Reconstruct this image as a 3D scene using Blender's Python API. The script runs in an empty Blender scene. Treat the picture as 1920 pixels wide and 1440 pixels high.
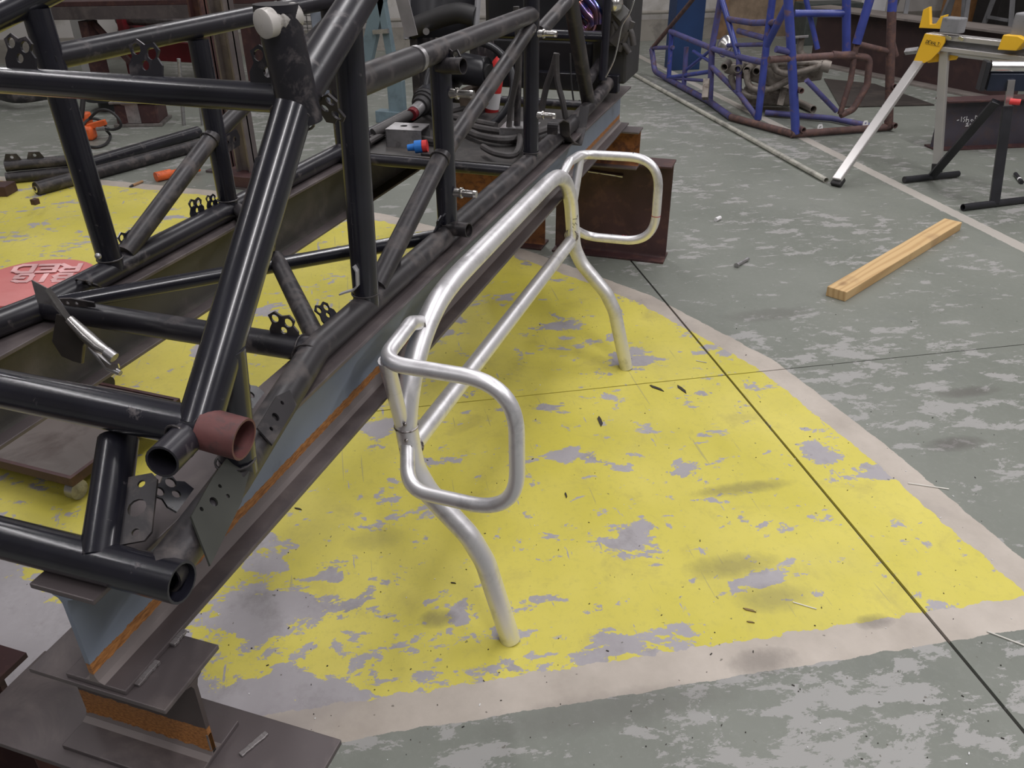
import bpy, bmesh, math, random
from mathutils import Vector, Matrix
random.seed(7)
C = bpy.context.scene.collection
S = bpy.context.scene

# ---------------------------------------------------------------- camera
# world frame: +Y runs along the two jig beams, +X to their right, floor at z = 0
FPX, PITCH, ROLL, YAW, CH = 1550.0, math.radians(30.25), math.radians(0.45), math.radians(18.4), 1.5
_f = Vector((-math.sin(YAW) * math.cos(PITCH), math.cos(YAW) * math.cos(PITCH), -math.sin(PITCH)))
_r0 = Vector((math.cos(YAW), math.sin(YAW), 0))
_d0 = _f.cross(_r0)
_r = _r0 * math.cos(ROLL) + _d0 * math.sin(ROLL)
_d = -_r0 * math.sin(ROLL) + _d0 * math.cos(ROLL)
CAMPOS = Vector((0, 0, CH))
cam_data = bpy.data.cameras.new('camera')
cam_data.sensor_fit = 'HORIZONTAL'
cam_data.sensor_width = 36.0
cam_data.lens = 36.0 * FPX / 1920.0
cam_data.clip_start = 0.05
cam = bpy.data.objects.new('camera', cam_data)
C.objects.link(cam)
u_ = -_d
cam.matrix_world = Matrix(((_r.x, u_.x, -_f.x, 0), (_r.y, u_.y, -_f.y, 0), (_r.z, u_.z, -_f.z, CH), (0, 0, 0, 1)))
S.camera = cam

# ---------------------------------------------------------------- world, lamps, exposure
S.view_settings.view_transform = 'Standard'
S.view_settings.look = 'None'
S.view_settings.gamma = 1.0
S.view_settings.use_curve_mapping = False
S.view_settings.exposure = -0.68
w = bpy.data.worlds.new('shop_world')
S.world = w
w.use_nodes = True
w.node_tree.nodes['Background'].inputs[0].default_value = (0.90, 0.86, 0.86, 1)
w.node_tree.nodes['Background'].inputs[1].default_value = 0.20

def strip_lamp(x, y, z, ln, wd, power, rot=0.0):
    d = bpy.data.lights.new('ceiling_strip', 'AREA')
    d.shape = 'RECTANGLE'; d.size = wd; d.size_y = ln
    d.energy = power; d.color = (1.0, 0.975, 0.985)
    o = bpy.data.objects.new('ceiling_strip', d)
    o.location = (x, y, z); o.rotation_euler = (0, 0, rot)
    C.objects.link(o)
# rows of fluorescent battens on the 28.8 degree building grid; the left bays are lit less
for (a, b, p) in ((-1.2, -3.2, 60), (-1.2, .6, 130), (-1.2, 4.4, 170), (2.6, -3.2, 60), (2.6, .6, 110), (2.6, 4.4, 170), (6.2, -3.2, 50), (6.2, .6, 80), (6.2, 4.4, 90), (9.2, -3.2, 35), (9.2, .6, 45), (9.2, 4.4, 40)):
    g_ = math.radians(28.8)
    strip_lamp(-math.sin(g_)*a + math.cos(g_)*b, math.cos(g_)*a + math.sin(g_)*b, 4.4, 2.4, 0.14, p, g_)

# ---------------------------------------------------------------- geometry helpers
def ray(px, py):
    return _r * ((px - 960) / FPX) + _d * ((py - 720) / FPX) + _f
def pz(px, py, z=0.0):
    d = ray(px, py); return CAMPOS + d * ((z - CH) / d.z)
def px_(px, py, x):
    d = ray(px, py); return CAMPOS + d * (x / d.x)
def py_(px, py, y):
    d = ray(px, py); return CAMPOS + d * (y / d.y)
def pd(px, py, depth):
    return CAMPOS + ray(px, py) * depth
def proj(p):
    q = Vector(p) - CAMPOS; k = q.dot(_f)
    return (960 + FPX * q.dot(_r) / k, 720 + FPX * q.dot(_d) / k)
V3 = Vector

class MB:
    def __init__(s): s.v = []; s.f = []; s.m = []
    def add(s, vs, fs, mi=0):
        b = len(s.v); s.v += [tuple(v) for v in vs]
        s.f += [tuple(b + i for i in f) for f in fs]; s.m += [mi] * len(fs)
        return s
    def box(s, lo, hi, mi=0):
        (a, b, c), (d, e, f) = lo, hi
        return s.add([(a,b,c),(d,b,c),(d,e,c),(a,e,c),(a,b,f),(d,b,f),(d,e,f),(a,e,f)],
                     [(0,3,2,1),(4,5,6,7),(0,1,5,4),(1,2,6,5),(2,3,7,6),(3,0,4,7)], mi)
    def obox(s, c, ax, ay, az, mi=0):
        c = V3(c); ax = V3(ax); ay = V3(ay); az = V3(az)   # half axes
        vs = [c + i * ax + j * ay + k * az for k in (-1, 1) for i, j in ((-1,-1),(1,-1),(1,1),(-1,1))]
        fs = [(0,3,2,1),(4,5,6,7),(0,1,5,4),(1,2,6,5),(2,3,7,6),(3,0,4,7)]
        if ax.cross(ay).dot(az) < 0: fs = [f[::-1] for f in fs]
        return s.add(vs, fs, mi)
    def bar(s, a, b, w, h, up=(0,0,1), mi=0):
        a = V3(a); b = V3(b); d = (b - a); L = d.length; d.normalize()
        up = V3(up)
        if abs(d.dot(up.normalized())) > .98: up = V3((1,0,0))
        sd = d.cross(up).normalized(); u2 = sd.cross(d).normalized()
        return s.obox((a + b) / 2, d * L / 2, sd * w / 2, u2 * h / 2, mi)
    def prism(s, poly, nrm, t, mi=0):
        nrm = V3(nrm).normalized() * t / 2; n = len(poly)
        P = [V3(p) for p in poly]
        nn = V3((0,0,0))
        for i in range(n): nn += P[i].cross(P[(i+1) % n])
        if nn.dot(nrm) < 0: P = P[::-1]
        vs = [p + nrm for p in P] + [p - nrm for p in P]
        fs = [tuple(range(n)), tuple(range(2*n-1, n-1, -1))] + [(i, n+i, n+(i+1)%n, (i+1)%n) for i in range(n)]
        return s.add(vs, fs, mi)
    def sweep(s, pts, r, n=14, closed=False, caps=True, wall=0.0, mi=0):
        P = [V3(p) for p in pts]; m = len(P)
        rr = r if isinstance(r, (list, tuple)) else [r] * m
        T = []
        for i in range(m):
            a = P[i-1] if (i > 0 or closed) else P[i]; b = P[(i+1) % m] if (i < m-1 or closed) else P[i]
            T.append((b - a).normalized())
        ref = V3((0,0,1)) if abs(T[0].z) < .9 else V3((1,0,0))
        nv = (ref - T[0] * ref.dot(T[0])).normalized()
        rings = []
        for i in range(m):
            nv = (nv - T[i] * nv.dot(T[i])).normalized(); bv = T[i].cross(nv)
            rings.append((P[i], nv.copy(), bv))
        def skin(k, flip):
            vs = []
            for i, (c, a, b) in enumerate(rings):
                q = max(rr[i] - k, 1e-4)
                vs += [c + a * (q * math.cos(2*math.pi*j/n)) + b * (q * math.sin(2*math.pi*j/n)) for j in range(n)]
            fs = []
            for i in range(m if closed else m - 1):
                i2 = (i + 1) % m
                for j in range(n):
                    f = (i*n+j, i*n+(j+1)%n, i2*n+(j+1)%n, i2*n+j)
                    fs.append(f[::-1] if flip else f)
            return vs, fs
        vs, fs = skin(0, False)
        if closed: return s.add(vs, fs, mi)
        if wall > 0:
            v2, f2 = skin(wall, True); o = len(vs)
            vs = vs + v2; fs = fs + [tuple(o + i for i in f) for f in f2]
            e = (m-1)*n
            for j in range(n):
                k = (j+1) % n
                fs.append((k, j, o+j, o+k)); fs.append((e+j, e+k, o+e+k, o+e+j))
        elif caps:
            fs.append(tuple(range(n-1, -1, -1))); fs.append(tuple((m-1)*n + j for j in range(n)))
        return s.add(vs, fs, mi)
    def cyl(s, a, b, r, n=16, r2=None, mi=0):
        return s.sweep([a, b], [r, r if r2 is None else r2], n, mi=mi)
    def ball(s, c, r, n=10, m=6, sc=(1,1,1), mi=0):
        c = V3(c); vs = []; fs = []
        for i in range(m + 1):
            t = math.pi * i / m
            for j in range(n):
                p = 2*math.pi*j/n
                vs.append(c + V3((r*sc[0]*math.sin(t)*math.cos(p), r*sc[1]*math.sin(t)*math.sin(p), r*sc[2]*math.cos(t))))
        for i in range(m):
            for j in range(n): fs.append((i*n+j, (i+1)*n+j, (i+1)*n+(j+1)%n, i*n+(j+1)%n))
        return s.add(vs, fs, mi)
    def ring(s, c, nrm, R, r, n=18, k=8, mi=0):
        nrm = V3(nrm).normalized(); ref = V3((0,0,1)) if abs(nrm.z) < .9 else V3((1,0,0))
        a = (ref - nrm * ref.dot(nrm)).normalized(); b = nrm.cross(a); c = V3(c)
        return s.sweep([c + a*(R*math.cos(2*math.pi*i/n)) + b*(R*math.sin(2*math.pi*i/n)) for i in range(n)], r, k, closed=True, mi=mi)
    def washer(s, c, nrm, R, r, t, n=16, mi=0):
        nrm = V3(nrm).normalized(); ref = V3((0,0,1)) if abs(nrm.z) < .9 else V3((1,0,0))
        a = (ref - nrm * ref.dot(nrm)).normalized(); b = nrm.cross(a); c = V3(c)
        vs = []
        for q, h in ((R, t/2), (R, -t/2), (r, -t/2), (r, t/2)):
            vs += [c + nrm*h + a*(q*math.cos(2*math.pi*i/n)) + b*(q*math.sin(2*math.pi*i/n)) for i in range(n)]
        fs = []
        for g in range(4):
            g2 = (g+1) % 4
            for j in range(n):
                k = (j+1) % n; fs.append((g*n+j, g2*n+j, g2*n+k, g*n+k))
        return s.add(vs, fs, mi)
    def plate(s, O, X, Y, outline, holes, t, mi=0):
        """flat plate with real holes: outline/holes in the X,Y frame at O"""
        X = V3(X).normalized(); Y = V3(Y); Y = (Y - X*Y.dot(X)).normalized(); N = X.cross(Y); O = V3(O)
        bm = bmesh.new(); loops = [outline] + [[(hx + hr*math.cos(2*math.pi*i/12), hy + hr*math.sin(2*math.pi*i/12)) for i in range(12)] for hx, hy, hr in holes]
        es = []
        for lp in loops:
            vv = [bm.verts.new((p[0], p[1], 0)) for p in lp]
            es += [bm.edges.new((vv[i], vv[(i+1) % len(vv)])) for i in range(len(vv))]
        bmesh.ops.triangle_fill(bm, use_beauty=True, use_dissolve=False, edges=es)
        bmesh.ops.recalc_face_normals(bm, faces=bm.faces)
        geo = bmesh.ops.extrude_face_region(bm, geom=list(bm.faces))
        for e in geo['geom']:
            if isinstance(e, bmesh.types.BMVert): e.co.z += t
        bmesh.ops.recalc_face_normals(bm, faces=bm.faces)
        bm.verts.ensure_lookup_table()
        for i, q in enumerate(bm.verts): q.index = i
        vs = [O + X*q.co.x + Y*q.co.y + N*(q.co.z - t/2) for q in bm.verts]
        fs = [tuple(q.index for q in f.verts) for f in bm.faces]
        bm.free()
        return s.add(vs, fs, mi)
    def build(s, name, mats, parent=None, smooth=True, bevel=0.0):
        me = bpy.data.meshes.new(name)
        me.from_pydata(s.v, [], s.f)
        if not isinstance(mats, (list, tuple)): mats = [mats]
        for m in mats: me.materials.append(m)
        if len(mats) > 1: me.polygons.foreach_set('material_index', s.m)
        o = bpy.data.objects.new(name, me); C.objects.link(o)
        if smooth:
            me.polygons.foreach_set('use_smooth', [True] * len(me.polygons))
            me.set_sharp_from_angle(angle=math.radians(38))
        if bevel > 0:
            b = o.modifiers.new('edge', 'BEVEL'); b.width = bevel; b.segments = 2; b.limit_method = 'ANGLE'; b.angle_limit = math.radians(50)
        if parent is not None:
            o.parent = parent; o.location = -parent.location
        me.update()
        return o

def fillet(pts, R, k=6):
    """polyline with rounded corners"""
    P = [V3(p) for p in pts]; out = [P[0]]
    for i in range(1, len(P) - 1):
        rr = R[i] if isinstance(R, (list, tuple)) else R
        a = (P[i-1] - P[i]); b = (P[i+1] - P[i]); la, lb = a.length, b.length
        a.normalize(); b.normalize()
        ang = a.angle(b)
        if rr <= 0 or ang > 3.08: out.append(P[i]); continue
        t = min(rr / math.tan(ang / 2), la * .48, lb * .48)
        p0 = P[i] + a * t; p2 = P[i] + b * t
        for j in range(k + 1):
            s = j / k; out.append((1-s)*(1-s)*p0 + 2*s*(1-s)*P[i] + s*s*p2)
    out.append(P[-1]); return out
def spline(pts, k=8):
    P = [V3(p) for p in pts]; out = []
    for i in range(len(P) - 1):
        p0 = P[max(i-1, 0)]; p1 = P[i]; p2 = P[i+1]; p3 = P[min(i+2, len(P)-1)]
        for j in range(k):
            t = j / k
            out.append(.5*((2*p1) + (p2-p0)*t + (2*p0-5*p1+4*p2-p3)*t*t + (3*p1-p0-3*p2+p3)*t**3))
    out.append(P[-1]); return out

def tag(o, label=None, cat=None, group=None, kind=None):
    if label: o['label'] = label
    if cat: o['category'] = cat
    if group: o['group'] = group
    if kind: o['kind'] = kind
    return o
def thing(name, loc, label, cat, group=None):
    o = bpy.data.objects.new(name, None); C.objects.link(o)
    o.empty_display_size = .05; o.location = V3(loc)
    return tag(o, label, cat, group)
def tube(name, pts, r, mat, parent, n=14, wall=0.0, caps=True):
    return MB().sweep(pts, r, n, wall=wall, caps=caps).build(name, mat, parent)

# ---------------------------------------------------------------- materials
class NT:
    def __init__(s, name):
        s.mat = bpy.data.materials.new(name); s.mat.use_nodes = True
        s.t = s.mat.node_tree; s.b = s.t.nodes['Principled BSDF']
    def n(s, typ, **kw):
        q = s.t.nodes.new(typ)
        for k, v in kw.items(): setattr(q, k, v)
        return q
    def L(s, a, b): s.t.links.new(a, b)
    def math(s, op, a, b=None, c=None, clamp=False):
        q = s.n('ShaderNodeMath', operation=op); q.use_clamp = clamp
        for i, v in enumerate((a, b, c)):
            if v is None: continue
            if isinstance(v, (int, float)): q.inputs[i].default_value = v
            else: s.L(v, q.inputs[i])
        return q.outputs[0]
    def mix(s, f, a, b):
        q = s.n('ShaderNodeMix', data_type='RGBA')
        for k, v in ((0, f), (6, a), (7, b)):
            if isinstance(v, (int, float)): q.inputs[k].default_value = v
            elif isinstance(v, tuple): q.inputs[k].default_value = (*v, 1) if len(v) == 3 else v
            else: s.L(v, q.inputs[k])
        return q.outputs[2]
    def noise(s, vec, scale, detail=4, rough=.55, dist=0.0):
        q = s.n('ShaderNodeTexNoise'); q.inputs['Scale'].default_value = scale; q.inputs['Detail'].default_value = detail
        q.inputs['Roughness'].default_value = rough; q.inputs['Distortion'].default_value = dist
        if vec is not None: s.L(vec, q.inputs['Vector'])
        return q.outputs['Fac']
    def ramp(s, f, lo, hi):
        q = s.n('ShaderNodeMapRange'); q.clamp = True
        q.inputs[1].default_value = lo; q.inputs[2].default_value = hi
        s.L(f, q.inputs[0]); return q.outputs[0]
    def pos(s): return s.n('ShaderNodeNewGeometry').outputs['Position']
    def scaled(s, vec, sc, rot=(0,0,0)):
        q = s.n('ShaderNodeMapping'); q.inputs['Scale'].default_value = sc; q.inputs['Rotation'].default_value = rot
        s.L(vec, q.inputs['Vector']); return q.outputs[0]
    def bump(s, f, strength, dist=.002):
        q = s.n('ShaderNodeBump'); q.inputs['Strength'].default_value = strength; q.inputs['Distance'].default_value = dist
        s.L(f, q.inputs['Height']); s.L(q.outputs[0], s.b.inputs['Normal'])
    def set(s, **kw):
        for k, v in kw.items():
            q = s.b.inputs[k.replace('_', ' ')]
            if isinstance(v, (int, float)): q.default_value = v
            elif isinstance(v, tuple): q.default_value = (*v, 1)
            else: s.L(v, q)
        return s.mat

def M(name, col, rough=.5, metal=0.0, wear=None, wscale=30, wlo=.56, whi=.66, var=.25, bump=0.0, wrough=None, coat=0.0, stretch=None):
    """one painted / metal surface: colour drift plus optional worn patches of a second colour"""
    k = NT(name); p = k.pos()
    if stretch: p = k.scaled(p, stretch)
    n1 = k.noise(p, wscale * .35, 3)
    dark = tuple(c * (1 - var) for c in col); lite = tuple(min(1, c * (1 + var)) for c in col)
    c = k.mix(k.ramp(n1, .3, .7), dark, lite)
    r = rough
    if wear:
        f = k.ramp(k.noise(p, wscale, 6, .65, .4), wlo, whi)
        c = k.mix(f, c, wear)
        if wrough is not None:
            r = k.math('MULTIPLY_ADD', f, wrough - rough, rough)
    k.set(Base_Color=c, Roughness=r, Metallic=metal)
    if coat: k.set(Coat_Weight=coat, Coat_Roughness=.12)
    if bump: k.bump(k.noise(p, wscale * 3, 5), bump)
    return k.mat

m_black   = M('black_gloss_paint', (.011,.011,.017), .26, 0, (.10,.088,.092), 26, .66, .74, .3, .06, .55, coat=.25)
m_blackw  = M('black_paint_worn',  (.015,.014,.019), .34, 0, (.105,.09,.092), 17, .58, .72, .3, .08, .6)
m_satin   = M('dusty_black_steel', (.030,.027,.030), .44, .15, (.105,.09,.087), 15, .50, .68, .35, .12, .7)
m_bare    = M('bare_tube_steel',   (.17,.15,.15), .40, .7, (.06,.05,.05), 20, .5, .7, .25, .08)
m_weld    = M('weld_metal', (.42,.39,.39), .34, .9, (.10,.085,.08), 90, .5, .6, .3, .5)
m_dweld   = M('painted_weld', (.045,.040,.042), .4, .2, (.30,.27,.26), 60, .64, .68, .3, .5)
m_tack    = M('ground_weld', (.26,.24,.24), .45, .5, (.16,.14,.14), 50, .5, .65, .2, .3)
m_flange  = M('mill_scale_steel',  (.105,.088,.090), .42, .25, (.16,.135,.13), 9, .5, .72, .2, .10, .5)
m_brown   = M('brown_primer_steel',(.052,.022,.023), .55, .0, (.10,.045,.035), 14, .52, .7, .25, .10)
m_rustweb = M('rust_brown_web', (.20,.075,.025), .8, 0, (.10,.035,.018), 30, .48, .62, .3, .2)
m_alu     = M('brushed_aluminium', (.86,.85,.87), .42, .75, (.55,.54,.56), 14, .5, .75, .06, .05)
m_chrome  = M('bright_zinc_steel', (.68,.66,.64), .24, 1.0, None, 40, var=.12)
m_zinc    = M('grey_zinc_plate', (.42,.41,.42), .4, .8, (.25,.24,.24), 30, .5, .7)
m_blue    = M('blue_chassis_paint', (.042,.060,.28), .38, 0, (.14,.09,.14), 16, .57, .68, .25, .05, .6)
m_purple  = M('faded_blue_paint', (.072,.070,.205), .5, 0, (.11,.065,.075), 14, .50, .66, .25, .05, .7)
m_rustube = M('rusty_tube', (.105,.062,.058), .7, .1, (.17,.09,.07), 26, .5, .66, .3, .2)
m_rubber  = M('black_rubber', (.022,.021,.022), .6, 0, None, 30)
m_hose    = M('dusty_rubber_hose', (.055,.050,.050), .62, 0, (.09,.08,.078), 20, .5, .7)
m_plastic = M('black_plastic', (.018,.018,.022), .38, 0, None, 30)
m_yellow  = M('yellow_cast_paint', (.86,.50,.03), .38, 0, None, 10, var=.06)
m_red     = M('red_plastic', (.62,.04,.04), .4, 0, None, 20, var=.1)
m_redgl   = M('dark_red_paint', (.16,.012,.018), .4, 0, None, 12)
m_orange  = M('orange_tool_paint', (.72,.13,.03), .45, 0, (.30,.05,.02), 30, .56, .7)
m_white   = M('white_paint', (.78,.77,.78), .6, 0, (.55,.53,.52), 5, .55, .7, .05)
m_blueplug= M('blue_plastic', (.03,.19,.60), .35, 0, None, 30, var=.1)
m_card    = M('brown_cardboard', (.34,.20,.10), .85, 0, None, 10)
m_grey    = M('grey_paint', (.20,.20,.21), .55, 0, (.10,.10,.10), 14, .55, .7)
m_teal    = M('pale_teal_sheet', (.17,.235,.27), .5, .1, (.12,.165,.19), 8, .5, .7, .1)
m_cast    = M('cast_manifold_iron', (.27,.24,.21), .55, .5, (.14,.11,.09), 22, .5, .68, .3, .2)
m_marker  = M('black_marker_ink', (.012,.012,.015), .6)
m_redink  = M('red_marker_ink', (.40,.02,.04), .6)
m_chalk   = M('white_chalk', (.75,.75,.76), .9, 0, None, 60, var=.08)
# ================================================================ floor and walls
JANG = math.radians(-28.8)                       # the slab joints run 28.8 degrees left of the beams
JA = V3((math.sin(JANG), math.cos(JANG), 0)); JB = V3((math.cos(JANG), -math.sin(JANG), 0))
def AB(a, b, z=0.0): return JA * a + JB * b + V3((0, 0, z))
YPOLY = [(1.25, -8), (1.25, 1.53), (1.90, 1.465), (2.48, 1.375), (3.13, 1.12), (3.75, .71), (4.45, .05), (5.05, -.85), (5.5, -1.7), (5.9, -3.0), (6.2, -8)]

def floor_material():
    k = NT('painted_concrete_floor'); P = k.pos()
    sp = k.n('ShaderNodeSeparateXYZ'); k.L(P, sp.inputs[0]); X, Y = sp.outputs[0], sp.outputs[1]
    def lin(v): return k.math('ADD', k.math('MULTIPLY', X, v.x), k.math('MULTIPLY', Y, v.y))
    a = lin(JA); b = lin(JB)
    cx = k.n('ShaderNodeCombineXYZ'); k.L(a, cx.inputs[0]); k.L(b, cx.inputs[1]); Q = cx.outputs[0]
    wob = k.math('MULTIPLY_ADD', k.noise(Q, 16, 5, .6), .05, -.025)
    d = None
    for (a0, b0), (a1, b1) in zip(YPOLY[:-1], YPOLY[1:]):
        da, db = a1 - a0, b1 - b0; L = math.hypot(da, db); na, nb = -db / L, da / L
        if na * 2.5 + nb * (-1) - (na * a0 + nb * b0) > 0: na, nb = -na, -nb
        e = k.math('ADD', k.math('MULTIPLY_ADD', a, na, -(na * a0 + nb * b0)), k.math('MULTIPLY', b, nb))
        d = e if d is None else k.math('MAXIMUM', d, e)
    dw = k.math('ADD', d, wob)
    inY = k.math('LESS_THAN', dw, 0.0)
    inC = k.math('LESS_THAN', k.math('MULTIPLY_ADD', wob, .5, d), .095)
    # tape line and its wear
    tp = k.math('LESS_THAN', k.math('ABSOLUTE', k.math('ADD', b, -3.2)), k.math('MULTIPLY_ADD', k.noise(Q, 30, 4), .02, .030))
    # concrete showing through
    con = k.mix(k.ramp(k.noise(Q, 3.0, 5), .3, .7), (.30,.278,.295), (.43,.41,.43))
    con = k.mix(k.ramp(k.noise(Q, 60, 4), .35, .7), con, (.36,.34,.355))
    # yellow paint
    yel = k.mix(k.ramp(k.noise(Q, 2.2, 5), .35, .7), (.56,.495,.075), (.66,.58,.125))
    yel = k.mix(k.math('MULTIPLY', k.ramp(k.noise(Q, 5.5, 7, .7, .5), .56, .76), .55), yel, (.37,.31,.10))
    yel = k.mix(k.math('MULTIPLY', k.ramp(k.noise(k.scaled(Q, (3, 14, 1), (0, 0, .6)), 14, 4, .7), .66, .72), .6), yel, (.20,.17,.06))
    bias = k.math('MULTIPLY', k.ramp(k.math('MULTIPLY_ADD', b, .62, a), 1.70, .85), .135)
    big = k.noise(k.scaled(Q, (1.25, .8, 1), (0, 0, .5)), 4.6, 12, .68, .25)
    mid = k.noise(k.scaled(Q, (1.5, .9, 1), (0, 0, -.4)), 12.0, 10, .7, .3)
    chip = k.math('MAXIMUM', k.math('GREATER_THAN', k.math('ADD', big, bias), .580), k.math('GREATER_THAN', k.math('ADD', mid, k.math('MULTIPLY', bias, .9)), .618))
    scr = k.math('GREATER_THAN', k.noise(k.scaled(Q, (.8, 5.5, 1), (0, 0, .75)), 5, 6, .62, .2), .675)
    chip = k.math('MAXIMUM', chip, scr)
    yel = k.mix(k.math('MULTIPLY', k.ramp(k.noise(Q, 40, 6, .75), .52, .72), .35), yel, (.40,.36,.10))
    yel = k.mix(k.math('MULTIPLY', k.ramp(k.noise(Q, 1.6, 6, .6), .52, .70), .30), yel, (.42,.38,.13))
    hl_ = k.math('GREATER_THAN', k.noise(k.scaled(Q, (1.0, 26, 1), (0, 0, 1.15)), 3.0, 3, .5, .1), .70)
    yel = k.mix(k.math('MULTIPLY', hl_, .5), yel, (.30,.27,.16))
    con = k.mix(k.math('MULTIPLY', k.ramp(k.noise(Q, 7, 6, .7), .55, .72), .55), con, (.20,.185,.18))
    yel = k.mix(chip, yel, con)
    # cream border
    cre = k.mix(k.ramp(k.noise(Q, 4, 6, .65), .32, .72), (.38,.335,.29), (.53,.475,.42))
    cre = k.mix(k.math('MULTIPLY', k.ramp(k.noise(Q, 2.3, 4), .56, .72), .6), cre, (.26,.23,.225))
    # green paint
    grn = k.mix(k.ramp(k.noise(Q, 1.1, 5), .3, .72), (.158,.170,.146), (.215,.226,.200))
    grn = k.mix(k.math('MULTIPLY', k.ramp(k.noise(Q, 5, 6, .65), .55, .75), .35), grn, (.15,.16,.15))
    grn = k.mix(k.math('MULTIPLY', k.ramp(k.noise(Q, 45, 6, .75), .5, .72), .30), grn, (.26,.27,.25))
    gch = k.noise(k.scaled(Q, (2.1, 1.0, 1), (0, 0, .45)), 6.0, 13, .74, .25)
    area = k.math('MULTIPLY', k.ramp(k.noise(Q, .9, 3), .42, .62), .085)
    near = k.math('MULTIPLY', k.ramp(a, 1.35, .95), .055)
    gmask = k.math('GREATER_THAN', k.math('ADD', k.math('ADD', gch, area), near), .603)
    gs2 = k.math('GREATER_THAN', k.noise(k.scaled(Q, (6.5, .9, 1), (0, 0, .62)), 5.5, 5, .62, .15), .672)
    grn = k.mix(k.math('MULTIPLY', k.math('MAXIMUM', gmask, gs2), .9), grn, (.325,.32,.31))
    col = k.mix(inC, k.mix(k.math('MULTIPLY', tp, .85), grn, (.47,.435,.395)), cre)
    col = k.mix(inY, col, yel)
    # smudges: oil and tyre marks of their own shape
    for (px, py, rx, ry, st) in ((1815, 735, .13, .035, .55), (1790, 832, .11, .04, .6), (1450, 1120, .10, .05, .35), (1395, 915, .16, .03, .45), (1370, 1060, .13, .045, .4),
                                 (1430, 1240, .09, .04, .45), (820, 1160, .05, .03, .5), (1440, 590, .22, .06, .35), (700, 1010, .08, .05, .25), (1150, 1330, .3, .05, .3), (1640, 1165, .05,.025,.5)):
        q = pz(px, py); qa, qb = q.dot(JA), q.dot(JB)
        e = k.math('ADD', k.math('POWER', k.math('DIVIDE', k.math('ADD', a, -qa), ry), 2.0), k.math('POWER', k.math('DIVIDE', k.math('ADD', b, -qb), rx), 2.0))
        e = k.math('ADD', e, k.math('MULTIPLY_ADD', k.noise(Q, 22, 5, .7), 1.6, -.8))
        col = k.mix(k.math('MULTIPLY', k.ramp(e, 1.2, .1), st), col, (.085,.075,.07))
    # specks
    col = k.mix(k.math('MULTIPLY', k.math('GREATER_THAN', k.noise(Q, 55, 2, .5), .735), .7), col, (.09,.08,.06))
    rough = k.math('MULTIPLY_ADD', k.noise(Q, 5, 5), .25, .34)
    k.set(Base_Color=col, Roughness=rough, Specular_IOR_Level=.35)
    k.bump(k.math('ADD', k.math('MULTIPLY', k.math('MAXIMUM', gmask, chip), -.6), k.noise(Q, 90, 4)), .12, .0015)
    return k.mat
m_floor = floor_material()
m_joint = M('joint_filler', (.035,.030,.028), .85)

def abbox(mb, a0, a1, b0, b1, z0, z1):
    mb.obox(AB((a0+a1)/2, (b0+b1)/2, (z0+z1)/2), JA*((a1-a0)/2), JB*((b1-b0)/2), V3((0,0,(z1-z0)/2)))
mb = MB(); abbox(mb, -3, 10.6, -9, 9, -.15, -.008)
floor = tag(mb.build('floor', m_joint, smooth=False), 'worn green painted concrete workshop floor with a yellow zone', None, None, 'structure')
for (a0, a1) in ((-3, 2.4375), (2.4425, 10.6)):
    for (b0, b1) in ((-9, 1.2405), (1.2495, 9)):
        mb = MB(); abbox(mb, a0, a1, b0, b1, -.008, 0)
        mb.build('floor_slab', m_floor, floor, smooth=False)

# rear wall, dirty white render with a pipe run and a low plinth
m_wall = M('dirty_white_render', (.50,.48,.46), .85, 0, (.36,.34,.31), 3.5, .5, .72, .1, .1)
m_plinth = M('grimy_plinth', (.27,.25,.22), .85, 0, (.18,.165,.15), 5, .5, .7)
mb = MB(); abbox(mb, 10.55, 10.75, -9, 9, 0, 5.2); wall_back = tag(mb.build('wall_back', m_wall, smooth=False), 'dirty white rendered rear workshop wall', None, None, 'structure')
mb = MB(); abbox(mb, 10.50, 10.55, -9, 9, 0, .24); tag(mb.build('baseboard_back', m_plinth, smooth=False), 'grimy plinth along the rear wall', None, None, 'structure')
mb = MB(); abbox(mb, -3, 10.6, -9.2, -9, 0, 5.2); tag(mb.build('wall_left', m_wall, smooth=False), 'dirty white side wall', None, None, 'structure')
mb = MB(); abbox(mb, -3, 10.6, 9, 9.2, 0, 5.2); tag(mb.build('wall_right', m_wall, smooth=False), 'dirty white side wall on the right', None, None, 'structure')
o = MB().sweep([AB(10.44, -2, .33), AB(10.44, 4.6, .33)], .022, 10).build('wall_pipe', m_plinth)
tag(o, 'thin grey pipe running low along the rear wall', 'pipe')
# ================================================================ jig: two steel beams on stacked supports
ZB, ZT = .630, .795                                # underside / top of the long beams
XN, XF = -.7405, -1.345                            # centre lines of the near and the far beam
def web_material(name, base, dirty, z0, z1, rustw=.03):
    """painted web with a rust streak running along its foot"""
    k = NT(name); P = k.pos()
    sp = k.n('ShaderNodeSeparateXYZ'); k.L(P, sp.inputs[0]); z = sp.outputs[2]
    c = k.mix(k.ramp(k.noise(P, 5, 5), .35, .7), base, tuple(x * .86 for x in base))
    c = k.mix(k.math('MULTIPLY', k.ramp(k.noise(P, 9, 6, .6, .4), .60, .70), .8), c, dirty)
    h = k.math('ADD', z, k.math('MULTIPLY_ADD', k.noise(k.scaled(P, (1, 1, .3)), 70, 4, .7), .012, -.006))
    rust = k.mix(k.ramp(k.noise(k.scaled(P, (3, 1, 6)), 60, 5, .7), .35, .65), (.15,.055,.014), (.40,.175,.05))
    f = k.math('MULTIPLY', k.math('LESS_THAN', h, z0 + rustw), k.math('GREATER_THAN', h, z0))
    c = k.mix(f, c, rust)
    c = k.mix(k.math('LESS_THAN', h, z0), c, (.17,.145,.14))
    k.set(Base_Color=c, Roughness=.5)
    return k.mat
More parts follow.
